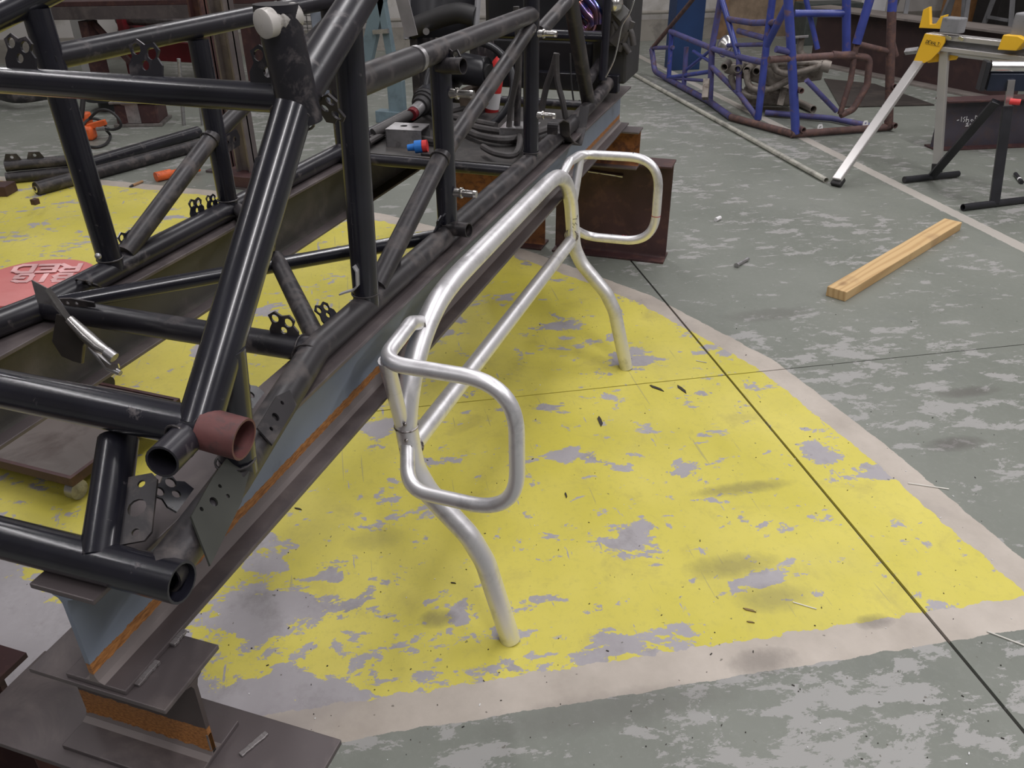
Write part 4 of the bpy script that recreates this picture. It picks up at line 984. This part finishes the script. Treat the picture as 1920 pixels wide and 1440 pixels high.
# engine in the tail
E2 = lambda px, py, y: py_(px, py, y)
t = thing('tail_engine', (-1.05, 3.65, .84), 'dark engine with heat-blued pipes in the tail of the black chassis', 'engine')
MB().box((-1.35,3.5,.84), (-.80,3.85,1.02)).box((-1.28,3.52,1.02), (-.86,3.8,1.30)).build('block', m_plastic, t, False, .02)
k = NT('heat_blued_steel'); P = k.pos(); f = k.noise(P, 9, 2)
cr = k.n('ShaderNodeValToRGB'); el = cr.color_ramp.elements; el[0].position = .35; el[0].color = (.45,.40,.36,1); el[1].position = .65; el[1].color = (.55,.22,.05,1)
x_ = el.new(.5); x_.color = (.05,.12,.45,1); k.L(f, cr.inputs[0]); m_heat = k.set(Base_Color=cr.outputs[0], Metallic=.95, Roughness=.2)
for L in ([(1085, 5), (1100, 25), (1112, 40), (1105, 60)], [(1098, -5), (1118, 20), (1120, 45)], [(1080, 40), (1095, 60), (1090, 80)]):
    MB().sweep(spline([py_(a_, b_, 3.42) for a_, b_ in L], 6), .022, 12).build('exhaust_pipe', m_heat, t)
MB().box((-.80,3.46,.86), (-.66,3.75,1.25)).build('radiator', m_rubber, t, False, .01)
MB().sweep(spline([py_(a_, b_, 3.45) for a_, b_ in ((1140, 5), (1160, 25), (1172, 50), (1150, 80))], 6), .03, 12).build('intake_pipe', m_hose, t)
MB().ball(py_(1152, 6, 3.4), .035, 12, 8).build('filler_cap', m_chrome, t)
MB().bar(py_(1150, 8, 3.42), py_(1172, 30, 3.42), .05, .004, (0,1,0)).build('lug_plate', m_grey, t, False)
mb = MB().box((-1.40, 3.42, .83), (-.68, 3.46, .90)).build('engine_mount', m_black, t, False, .004)
for L in ([(1148, 40), (1165, 60), (1182, 58), (1188, 85)], [(1150, 70), (1168, 82), (1180, 100)], [(1145, 20), (1150, 50), (1146, 85)], [(1160, 95), (1172, 70), (1186, 40)]):
    MB().sweep(spline([py_(a_, b_, 3.44) for a_, b_ in L], 6), .012, 10).build('coolant_hose', m_hose, t)
c = py_(884, 128, 2.9)
q_ = thing('air_canister', c, 'fat black canister lying behind the open boss of the upper rail', 'canister')
MB().sweep([c + V3((-.07,.02,0)), c + V3((-.065,.02,0)), c + V3((.055,-.01,-.01)), c + V3((.06,-.01,-.01))], [.045,.052,.052,.046], 22).build('canister_body', m_plastic, q_)
MB().cyl(c + V3((.06,-.01,-.01)), c + V3((.072,-.013,-.011)), .03, 16).build('canister_cap', m_rubber, q_)
# belt webbing hanging in front of the seat
o = MB().bar(py_(752, -10, 2.7), py_(772, 68, 2.7), .045, .004, (0,1,0)).build('harness_strap', M('grey_webbing', (.22,.21,.21), .7), None, False); tag(o, 'grey harness strap with metal buckle hanging beside the racing seat', 'strap')
# pale teal cabinet standing behind the chassis
def standing(name, pxl, pxr, pyb, zt, mat, label, cat, d_=.4, y=None):
    a_, b_ = pz(pxl, pyb), pz(pxr, pyb); b_ = V3((b_.x, b_.y, 0)); dv = (b_-a_); nn = V3((-dv.y, dv.x, 0)).normalized()
    o = MB().obox((a_+b_)/2 + nn*d_/2 + V3((0,0,zt/2)), dv/2, nn*d_/2, V3((0,0,zt/2))).build(name, mat, None, False, .006); return tag(o, label, cat)
tc = thing('engine_crane', (-2.9, 5.0, 0), 'pale teal steel engine crane with sloping legs behind the chassis', 'crane')
ya = pz(775, 232).y
for (x0, y0, x1, y1, w_) in ((716, -20, 686, 118, .10), (712, -20, 742, 150, .06), (742, 150, 748, 232, .13), (790, 60, 806, 200, .10)):
    MB().bar(py_(x0, y0, ya), py_(x1, y1, ya), w_, .06, (0,1,0)).build('crane_leg', m_teal, tc, False, .004)
cb_ = pz(775, 232); MB().obox(V3((cb_.x, ya, .045)), V3((.30,0,0)), V3((0,.05,0)), V3((0,0,.045))).build('crane_base', m_teal, tc, False, .004)
MB().bar(py_(700, 60, ya-.05), py_(728, 58, ya-.05), .03, .03, (0,1,0)).build('crane_pin', m_zinc, tc, False)
standing('grey_cabinet', 602, 652, 196, 1.3, M('blue_grey_cabinet', (.17,.19,.23), .5), 'blue-grey cabinet standing left of the teal cabinet', 'cabinet', .35)

# ================================================================ left side on the floor
# red stool with moulded lettering, seen upside down
zs = .40
cs = pz(62, 526, zs); Rs = .212
m_seat = M('red_vinyl_sheen', (.56,.16,.155), .40, 0, (.60,.20,.19), 6, .5, .7, .06)  # pinker than the edge: reflected light on the top is put into this colour
m_seatrim = M('red_vinyl_edge', (.50,.045,.05), .35, 0, None, 6, var=.06)
m_print = M('pale_pink_print', (.66,.38,.38), .5)
t = thing('mechanic_stool', (cs.x, cs.y, 0), 'round red stool with pale printed lettering under the jig', 'stool')
MB().sweep([V3((cs.x,cs.y,zs-.075)), V3((cs.x,cs.y,zs-.07)), V3((cs.x,cs.y,zs-.02)), V3((cs.x,cs.y,zs-.006)), V3((cs.x,cs.y,zs-.0055))], [Rs-.015, Rs, Rs, Rs-.010, Rs-.012], 48).build('seat_pad', m_seatrim, t)
MB().sweep([V3((cs.x,cs.y,zs-.008)), V3((cs.x,cs.y,zs-.002)), V3((cs.x,cs.y,zs))], [Rs-.010, Rs-.012, Rs-.022], 48).build('seat_top', m_seat, t)
MB().cyl((cs.x,cs.y,.09), (cs.x,cs.y,zs-.07), .025, 14).build('pillar', m_plastic, t)
for k_ in range(5):
    a_ = 2*math.pi*k_/5; p_ = V3((cs.x + .19*math.cos(a_), cs.y + .19*math.sin(a_), 0))
    MB().bar(V3((cs.x,cs.y,.10)), p_ + V3((0,0,.075)), .035, .02, (0,0,1)).build('base_arm', m_plastic, t, False)
    MB().cyl(p_ + V3((-.012,0,.028)), p_ + V3((.012,0,.028)), .028, 12).build('castor', m_rubber, t)
blk = {'B': [[(0,0),(0,1)],[(0,1),(.6,1),(.7,.75),(.6,.5),(0,.5)],[(.6,.5),(.75,.25),(.6,0),(0,0)]], 'I': [[(.3,0),(.3,1)]], 'G': [[(.75,.85),(.5,1),(.1,1),(0,.8),(0,.2),(.1,0),(.6,0),(.75,.2),(.75,.5),(.4,.5)]],
       'R': [[(0,0),(0,1),(.6,1),(.72,.78),(.6,.5),(0,.5)],[(.35,.5),(.75,0)]], 'E': [[(.7,0),(0,0),(0,1),(.7,1)],[(0,.5),(.55,.5)]], 'D': [[(0,0),(0,1),(.5,1),(.75,.75),(.75,.25),(.5,0),(0,0)]]}
cnt = [0]
def stroke_word(word, p_bl, p_br, p_tl, wd, mb):
    ux = (p_br - p_bl)/len(word); vy = (p_tl - p_bl)
    for i, chh in enumerate(word):
        for st in blk[chh]:
            pts = [p_bl + ux*(i + .08 + a_*1.05) + vy*b_ for a_, b_ in st]
            for q0, q1 in zip(pts[:-1], pts[1:]):
                cnt[0] += 1; dv = (q1-q0).normalized()*wd*.45; lift = V3((0,0,.00012*cnt[0])); mb.bar(q0-dv+lift, q1+dv+lift, wd, .0016, (0,0,1))
mb = MB(); zt_ = zs + .0006
stroke_word('BIG', pz(136, 514, zt_), pz(30, 516, zt_), pz(128, 527, zt_), .017, mb)
stroke_word('RED', pz(155, 496, zt_), pz(28, 500, zt_), pz(148, 509, zt_), .017, mb)
mb.build('lettering', m_print, t, False)

# low wheeled dolly under the far beam
zd = .10
cR, cT, cB = pz(327, 750, zd), pz(192, 722, zd), pz(165, 890, zd)
e1 = (cT - cR); e2 = V3((-e1.y, e1.x, 0)).normalized(); e1n = e1.normalized()
if (cB-cR).dot(e2) < 0: e2 = -e2
Ld, Wd = .74, .44
m_ply = M('oily_dark_board', (.11,.095,.088), .6, .1, (.065,.05,.045), 6, .48, .7, .2)
t = thing('floor_dolly', cR + e1n*Ld/2 + e2*Wd/2 - V3((0,0,zd)), 'low dark wheeled dolly on the floor under the far beam', 'dolly')
cD = cR + e1n*Ld/2 + e2*Wd/2
MB().obox(cD + V3((0,0,-.012)), e1n*Ld/2, e2*Wd/2, V3((0,0,.010))).build('deck', m_ply, t, False, .003)
for s in (-1, 1):
    MB().obox(cD + e2*(s*(Wd/2+.006)) + V3((0,0,-.012)), e1n*(Ld/2+.012), e2*.006, V3((0,0,.014))).build('rim', m_brown, t, False)
    MB().obox(cD + e1n*(s*(Ld/2+.006)) + V3((0,0,-.012)), e2*(Wd/2), e1n*.006, V3((0,0,.014))).build('rim', m_brown, t, False)
    for s2 in (-1, 1):
        p_ = cD + e1n*(s*(Ld/2-.03)) + e2*(s2*(Wd/2-.025)); p_.z = .03
        cst = MB().cyl(p_ - e1n*.014, p_ + e1n*.014, .030, 16).build('castor', m_zinc, t)
        MB().bar(p_ + V3((0,0,.02)), p_ + V3((0,0,.05)), .035, .03).build('castor_fork', m_brown, cst, False)
o = MB().bar(cD + e1n*.02 - e2*.28 + V3((0,0,.006)), cD + e1n*.05 + e2*.2 + V3((0,0,.006)), .03, .010).build('flat_bar', m_brown, None, False); tag(o, 'brown flat steel bar lying across the wheeled dolly', 'steel bar')

# bundle of black tubes
def ftube(name, a_, b_, r, mat, label, group=None, wall=.008, z=None):
    A1, B1 = pz(*a_, r if z is None else z), pz(*b_, r if z is None else z)
    t = thing(name, (A1+B1)/2 - V3((0,0,A1.z)), label, 'tube', group)
    MB().sweep([A1, B1], r, 18, wall=wall).build('tube_body', mat, t)
    return t, A1, B1
t, A1, B1 = ftube('long_tube', (68, 354), (372, 272), .040, m_satin, 'thick dusty black tube with a bright bored end plug, lowest of the tube bundle', 'black tubes on the left floor')
d = (B1-A1).normalized(); MB().washer(A1 - d*.002, d, .022, .012, .012, 20).build('bored_plug', m_chrome, t); MB().cyl(A1 + d*.003, A1 + d*.01, .0385, 18).build('end_disc', m_satin, t)
t, A1, B1 = ftube('long_tube', (150, 312), (372, 247), .040, m_blackw, 'thick black tube lying behind the bored-end tube', 'black tubes on the left floor', .012)
t, A1, B1 = ftube('suspension_tube', (10, 312), (150, 299), .034, m_satin, 'short black suspension arm with end lugs, upper of the pair', 'black suspension arms', .01, .10)
for k_ in (.12, .42): MB().plate(A1.lerp(B1, k_) + V3((0,0,.03)), B1-A1, (0,0,1), [(-.05,0),(.05,0),(.03,.04),(-.03,.045)], [(0,.022,.010)], .012).build('lug', m_satin, t, False)
t, A1, B1 = ftube('suspension_tube', (12, 334), (150, 320), .034, m_satin, 'short black suspension arm lying under the other one', 'black suspension arms', .01)
o = MB().obox(pz(2, 354, .03), V3((.06,.02,0)), V3((-.02,.06,0)), V3((0,0,.03))).build('steel_block', m_brown, None, False, .004); tag(o, 'small dark brown steel block at the tube bundle ends', 'block')
# orange hydraulic pump with hose
c = pz(163, 262, .0)
t = thing('hydraulic_pump', c, 'orange hydraulic hand pump with a coiled black hose on the floor', 'pump')
MB().obox(c + V3((-.02,0,.05)), V3((.08,.03,0)), V3((-.02,.05,0)), V3((0,0,.05))).build('pump_body', m_orange, t, True, .02)
MB().obox(c + V3((-.10,.10,.12)), V3((.07,.01,.01)), V3((0,.035,0)), V3((0,0,.05))).build('pump_tank', m_orange, t, True, .02)
MB().bar(c + V3((.02,.02,.09)), c + V3((.14,.08,.12)), .04, .04).build('valve_block', m_orange, t, False, .006)
MB().sweep([c + V3((-.06,.06,.14)), c + V3((-.04,.12,.30))], .018, 10).build('pump_handle', m_rubber, t)
hp = [(190,262),(205,245),(190,222),(165,222),(150,245),(148,268),(165,276),(190,275),(206,255),(203,243)]
MB().sweep(spline([py_(a_, b_, c.y - .02 + .02*i/9) for i, (a_, b_) in enumerate(((168,222),(186,207),(205,208),(222,222),(226,237),(212,243),(198,241)))], 6), .010, 8).build('hose', m_rubber, t)
MB().sweep(spline([pz(a_, b_, .012 + h) for a_, b_, h in ((198,243,.06),(207,255,.0),(198,270,0),(178,276,0),(158,270,0),(152,255,.02),(158,232,.1),(172,222,.12),(192,228,.1),(200,241,.06))], 6), .010, 8).build('hose', m_rubber, t)
MB().sweep([py_(182, 242, c.y), py_(203, 241, c.y)], .014, 10).build('coupling', m_zinc, t)
# gearbox block with bolted plate
c = pz(262, 232); t = thing('bearing_block', c, 'bolted steel bearing block with square end plate on the floor', 'machine part')
m_stl = M('dull_machined_steel', (.20,.185,.175), .5, .5, (.11,.10,.09), 20, .5, .7)
MB().obox(c + V3((0,.05,.095)), V3((.15,.06,0)), V3((-.06,.13,0)), V3((0,0,.075))).build('block_body', m_brown, t, False, .01)
MB().obox(c + V3((0,.05,.182)), V3((.17,.07,0)), V3((-.07,.15,0)), V3((0,0,.008))).build('top_plate', m_stl, t, False, .002)
MB().obox(c + V3((0,.05,.012)), V3((.17,.07,0)), V3((-.07,.15,0)), V3((0,0,.010))).build('bottom_plate', m_stl, t, False, .002)
sq = MB().obox(c + V3((.02,-.085,.10)), V3((.062,.02,0)), V3((.004,-.012,0)), V3((0,0,.075))).build('end_plate', m_zinc, t, False, .002)
MB().cyl(c + V3((.02,-.10,.10)), c + V3((.025,-.125,.10)), .018, 12).build('bolt', m_chrome, sq)
for sx in (-.8, 0, .8):
    for sy_ in (-.8, .8): MB().cyl(c + V3((.17*sx-.07*sy_, .05+.07*sx+.15*sy_, .19)), c + V3((.17*sx-.07*sy_, .05+.07*sx+.15*sy_, .205)), .012, 8).build('bolt', m_stl, t)
MB().cyl(c + V3((0,.05,.19)), c + V3((-.01,.06,.36)), .016, 10).build('spindle', m_brown, t)
# orange hand tool and marker
a_, b_ = pz(292, 332, .03), pz(368, 315, .03)
t = thing('orange_tool', (a_+b_)/2 - V3((0,0,.03)), 'orange handled tool lying at the edge of the yellow floor', 'tool')
d = (b_-a_).normalized(); s_ = V3((-d.y,d.x,0))
MB().sweep([a_, a_ + d*.10, a_ + d*.105], [.030,.030,.02], 14).build('grip', m_orange, t)
MB().bar(a_ + d*.05 + s_*.02, b_ + s_*.05, .03, .02).build('handle', m_orange, t, False, .006); MB().bar(a_ + d*.08 - s_*.01, b_ - s_*.05, .03, .02).build('handle', m_orange, t, False, .006)
a_, b_ = pz(243, 350, .008), pz(267, 340, .008)
t = thing('marker_pen', (a_+b_)/2 - V3((0,0,.008)), 'small pale marker with dark tip lying on the yellow floor', 'marker')
MB().sweep([a_.lerp(b_, .25), b_], .008, 10).build('barrel', m_card, t); MB().sweep([a_, a_.lerp(b_, .22)], [.004,.008], 10).build('tip', m_plastic, t)

# steel posts and workbench at the back left
def ipost(px, py, wx, zt, label, ang=0.0, base=.2, mat=None):
    c = pz(px, py); t = thing('bench_post', c, label, 'post', 'brown steel posts of the workbench')
    h = wx/2; mt = mat or m_brown
    MB().box((c.x-h, c.y-h, .012), (c.x-h+.012, c.y+h, zt)).box((c.x+h-.012, c.y-h, .012), (c.x+h, c.y+h, zt)).box((c.x-h, c.y-.006, .012), (c.x+h, c.y+.006, zt)).build('column', mt, t, False)
    MB().box((c.x-base/2, c.y-base/2, 0), (c.x+base/2, c.y+base/2, .014)).build('base_plate', m_flange, t, False)
    if base > .22: MB().box((c.x-base/2, c.y-base/2, .014), (c.x+base/2, c.y+base/2, .08)).build('base_block', m_brown, t, False, .004)
    return c
c1 = ipost(428, 318, .09, 1.08, 'brown steel bench post with square base plate')
c2 = ipost(470, 343, .10, 1.08, 'darker brown steel bench post nearer the far beam', base=.28, mat=m_flange)
bt = thing('workbench', (c1.x-1.2, c1.y+1.0, 0), 'brown steel workbench frame with beam top at the back left', 'workbench')
bz = 1.10
b0 = py_(60, 24, 6.6); b1 = py_(470, 18, 6.6)
MB().obox((b0+b1)/2, (b1-b0)/2*1.15, V3((0,.10,0)), V3((0,0,.055))).build('top_beam', m_flange, bt, False, .004)
MB().obox((b0+b1)/2 + V3((0,.15,.075)), (b1-b0)/2*1.15, V3((0,.25,0)), V3((0,0,.02))).build('bench_top', m_brown, bt, False, .004)
for px in (170, 470):
    p_ = py_(px, 60, 6.62); MB().box((p_.x-.05, 6.55, 0), (p_.x+.05, 6.68, b0.z-.05)).build('leg', m_brown, bt, False)
p_ = py_(170, 60, 6.62); MB().bar((p_.x+.05, 6.62, b0.z-.06), (p_.x+.55, 6.62, .05), .05, .03, (0,1,0)).build('brace', m_brown, bt, False)
# dark red plate-roller machine behind the bench
c = py_(300, 45, 7.4); t = thing('plate_roller', (c.x, c.y, 0), 'dark red plate-rolling machine with steel rollers behind the workbench', 'machine')
MB().box((c.x-.40,c.y-.15,0), (c.x-.32,c.y+.2,c.z+.15)).build('side_frame', m_redgl, t, False, .01)
MB().box((c.x+.55,c.y-.15,0), (c.x+.63,c.y+.2,c.z+.15)).build('side_frame', m_redgl, t, False, .01)
for dz in (.03, -.08): MB().cyl((c.x-.46,c.y-.05,c.z+dz), (c.x+.68,c.y-.05,c.z+dz), .045, 20).build('roller', m_bare, t)
MB().box((c.x-.40,c.y-.18,c.z-.32), (c.x+.63,c.y-.12,c.z-.14)).build('front_panel', m_redgl, t, False, .006)
# white boards behind; the leftmost is added to stand for the bright wall
for px, wd_, lb in ((155, .22, 'added white panel standing for the bright wall behind the workbench'), (500, .14, 'narrow white board standing near the darker bench post'), (478, .12, 'narrow white board beside the chain basket')):
    p_ = py_(px, 60, 7.15); o = MB().box((p_.x-wd_/2, 7.13, 0), (p_.x+wd_/2, 7.16, 1.55)).build('white_panel', m_white, None, False, .003); tag(o, lb, 'board')
# chain basket: welded mesh cage
c = pz(452, 215); t = thing('mesh_cage', c + V3((0,1.2,0)), 'dark welded mesh cage standing behind the bench posts', 'cage'); c = c + V3((0,1.2,0))
mb = MB()
for i in range(11): mb.bar((c.x-.25+.05*i, c.y, .1), (c.x-.25+.05*i, c.y, 1.15), .008, .008)
for i in range(21): mb.bar((c.x-.25, c.y, .1+.0525*i), (c.x+.25, c.y, .1+.0525*i), .008, .008)
o = mb.build('mesh_wires', m_zinc, t, False); o['kind'] = 'stuff'
MB().bar((c.x-.26,c.y,0), (c.x-.26,c.y,1.2), .03, .03).bar((c.x+.26,c.y,0), (c.x+.26,c.y,1.2), .03, .03).build('cage_post', m_brown, t, False)
# thin silver stand legs
a_, b_ = pz(345, 235), py_(335, 110, pz(345,235).y)
t = thing('tube_stand', a_, 'thin galvanised tube stand on the floor behind the black tubes', 'stand')
MB().sweep([a_, b_], .014, 10).build('leg', m_zinc, t); MB().sweep([a_ + V3((.14,.05,0)), b_ + V3((.10,.05,0))], .014, 10).build('leg', m_zinc, t); MB().sweep([a_.lerp(b_, .45), a_.lerp(b_, .45) + V3((.13,.05,0))], .010, 8).build('stretcher', m_zinc, t)
# dark bent pipe and disc hanging over the floor at the far left
t = MB().sweep(spline([pz(-30, 165, .10), pz(25, 182, .10), pz(85, 176, .10)], 6), .05, 12).build('bent_pipe', m_satin); tag(t, 'dark bent pipe lying on the floor at the far left', 'pipe')
c = pz(207, 182, .10); t = thing('hub_disc', (c.x, c.y, 0), 'dark flat hub disc on a short boss behind the orange pump', 'machine part')
MB().cyl((c.x,c.y,0), (c.x,c.y,.09), .11, 20).build('boss', m_plastic, t); MB().cyl((c.x,c.y,.09), (c.x,c.y,.115), .20, 28).build('disc', m_plastic, t)
# ================================================================ locking pliers clamped to the chassis, and litter on the floor
K = lambda px, py, d=0.0: py_(px, py, 1.00 + d)
t = thing('locking_clamp', K(110, 610), 'bright steel locking pliers clamped on the black cross tube', 'pliers')
nK = V3((.15, -.9, .45)).normalized()
MB().prism([K(60,525), K(88,540), K(95,552), K(133,600), K(128,604), K(98,572), K(72,568)], nK, .004).build('jaw_plate', m_zinc, t, False)
MB().bar(K(89,541,-.004), K(132,602,-.004), .004, .012, nK).build('plate_edge', m_chrome, t, False)
body = MB().prism([K(108,588), K(130,596), K(165,636), K(158,650), K(155,682), K(140,678), K(118,668), K(100,640)], nK, .010).build('lower_jaw', M('dark_plated_steel', (.085,.075,.068), .4, .6), t, False, .002)
MB().bar(K(101,632,-.008), K(117,655,-.008), .004, .008, nK).build('jaw_rivet', m_chrome, body, False)
pts = [K(130,598,-.01), K(160,628,-.012), K(185,650,-.014), K(202,660,-.015)]
MB().sweep(pts, [.008,.0115,.0115,.008], 14).build('handle', m_chrome, t)
MB().cyl(K(199,659,-.015), K(215,671,-.016), .0095, 16).build('adjusting_screw', m_zinc, t)
lv = [K(168,650,.0), K(185,668,-.002), K(205,690,-.004), K(226,700,-.006)]
MB().sweep(lv, [.005,.006,.007,.005], 10).build('lever', m_zinc, t)
MB().prism([K(185,668,-.008), K(205,684,-.008), K(222,682,-.008), K(224,690,-.008), K(205,695,-.008)], nK, .004).build('release_lever', m_chrome, t, False)
# zip tie and clip left on the far cross brace
o = MB().plate(py_(140, 568, 1.10), (1,0,.1), (0,-.3,1), [(-.03,-.008),(.045,-.008),(.05,.004),(.0,.012),(-.03,.010)], [(-.016,.001,.004),(.006,.001,.004)], .003).build('bracket_tab', m_satin, ch, False)

def litter(name, px, py, px2, py2, r, mat, label, cat, group=None, z=None):
    a_, b_ = pz(px, py, r), pz(px2, py2, r)
    return tag(MB().sweep([a_, b_], r, 8).build(name, mat), label, cat, group)
m_rod = M('white_filler_rod', (.70,.68,.62), .5)
litter('filler_rod', 1703, 906, 1779, 917, .0020, m_rod, 'white filler rod offcut across the cream border line', 'rod')
litter('filler_rod', 1851, 1184, 1925, 1212, .0020, m_rod, 'white filler rod offcut on green floor at the cream corner', 'rod')
litter('filler_rod', 1487, 1129, 1531, 1142, .0016, m_rod, 'short pale filler rod offcut on the yellow paint', 'rod')
litter('filler_rod', 1305, 676, 1325, 680, .0018, m_rod, 'tiny pale rod offcut on yellow paint near the floor joint', 'rod')
# bolt and sleeve
a_, b_ = pz(1382, 497, .011), pz(1403, 485, .011)
t = thing('hex_bolt', (a_+b_)/2 - V3((0,0,.011)), 'bright zinc bolt lying on the green floor', 'bolt')
MB().cyl(a_, b_, .008, 12).build('shank', m_zinc, t); MB().cyl(a_ - (b_-a_).normalized()*.008, a_ + (b_-a_).normalized()*.002, .013, 6).build('head', m_zinc, t)
litter('metal_sleeve', 1342, 412, 1350, 408, .011, m_white, 'small pale metal sleeve on the floor near the red-brown beam', 'sleeve')
a_, b_ = pz(1904, 326, .012), pz(1916, 342, .012)
t = thing('black_marker', (a_+b_)/2 - V3((0,0,.012)), 'black marker pen lying on the floor beyond the roller stand', 'marker')
MB().cyl(a_, a_.lerp(b_, .6), .012, 10).build('barrel', m_plastic, t); MB().cyl(a_.lerp(b_, .6), a_.lerp(b_, .72), .0122, 10).build('band', m_white, t); MB().cyl(a_.lerp(b_, .72), b_, .012, 10).build('cap', m_plastic, t)
# dark torn scraps
m_scrap = M('dark_rubber_scrap', (.035,.030,.025), .8)
m_brownscrap = M('brown_paint_flake', (.20,.14,.06), .8)
sc = [(1218,722,1245,734,'dark torn strip on the yellow paint behind the ladder foot joint',m_scrap), (1270,722,1287,738,'thin dark sliver beside the torn strip',m_scrap), (552,952,566,956,'black crumb on the yellow paint beside the steel beam',m_scrap),
      (1060,923,1062,934,'short black fibre standing out on the yellow paint',m_scrap), (1393,1140,1418,1148,'brown paint flake near the cream border',m_brownscrap), (845,1092,855,1094,'black crumb near the ladder foot',m_scrap), (1123,780,1127,800,'dark flake in the middle of the yellow zone',m_scrap), (1400,1165,1415,1168,'second brown flake near the cream border',m_brownscrap)]
for (x0,y0,x1,y1,lb,mt) in sc:
    a_, b_ = pz(x0,y0,.0015), pz(x1,y1,.0015); d = b_-a_; s_ = V3((-d.y,d.x,0))*.11
    tag(MB().prism([a_, a_.lerp(b_,.3)+s_*.8, a_.lerp(b_,.7)+s_*1.1, b_, a_.lerp(b_,.6)-s_*.6, a_.lerp(b_,.25)-s_], (0,0,1), .003).build('debris_scrap', mt, None, False), lb, 'debris')
# grinding swarf and crumbs scattered over the floor: too many and too small to tell apart
mb = MB(); rnd = random.Random(3)
for i in range(260):
    px, py = rnd.uniform(300, 1910), rnd.uniform(560, 1435)
    c = pz(px, py, .001); s_ = rnd.uniform(.0005, .0012); a_ = rnd.uniform(0, 3.14); L = s_*rnd.choice((1,1,1.5,3))
    mb.obox(c, V3((math.cos(a_)*L, math.sin(a_)*L, 0)), V3((-math.sin(a_)*s_, math.cos(a_)*s_, 0)), V3((0,0,.001)), rnd.choice((0,0,0,1)))
tag(mb.build('grinding_swarf', [m_scrap, m_chalk], None, False), 'fine dark and pale grinding crumbs scattered on the floor', 'debris', None, 'stuff')
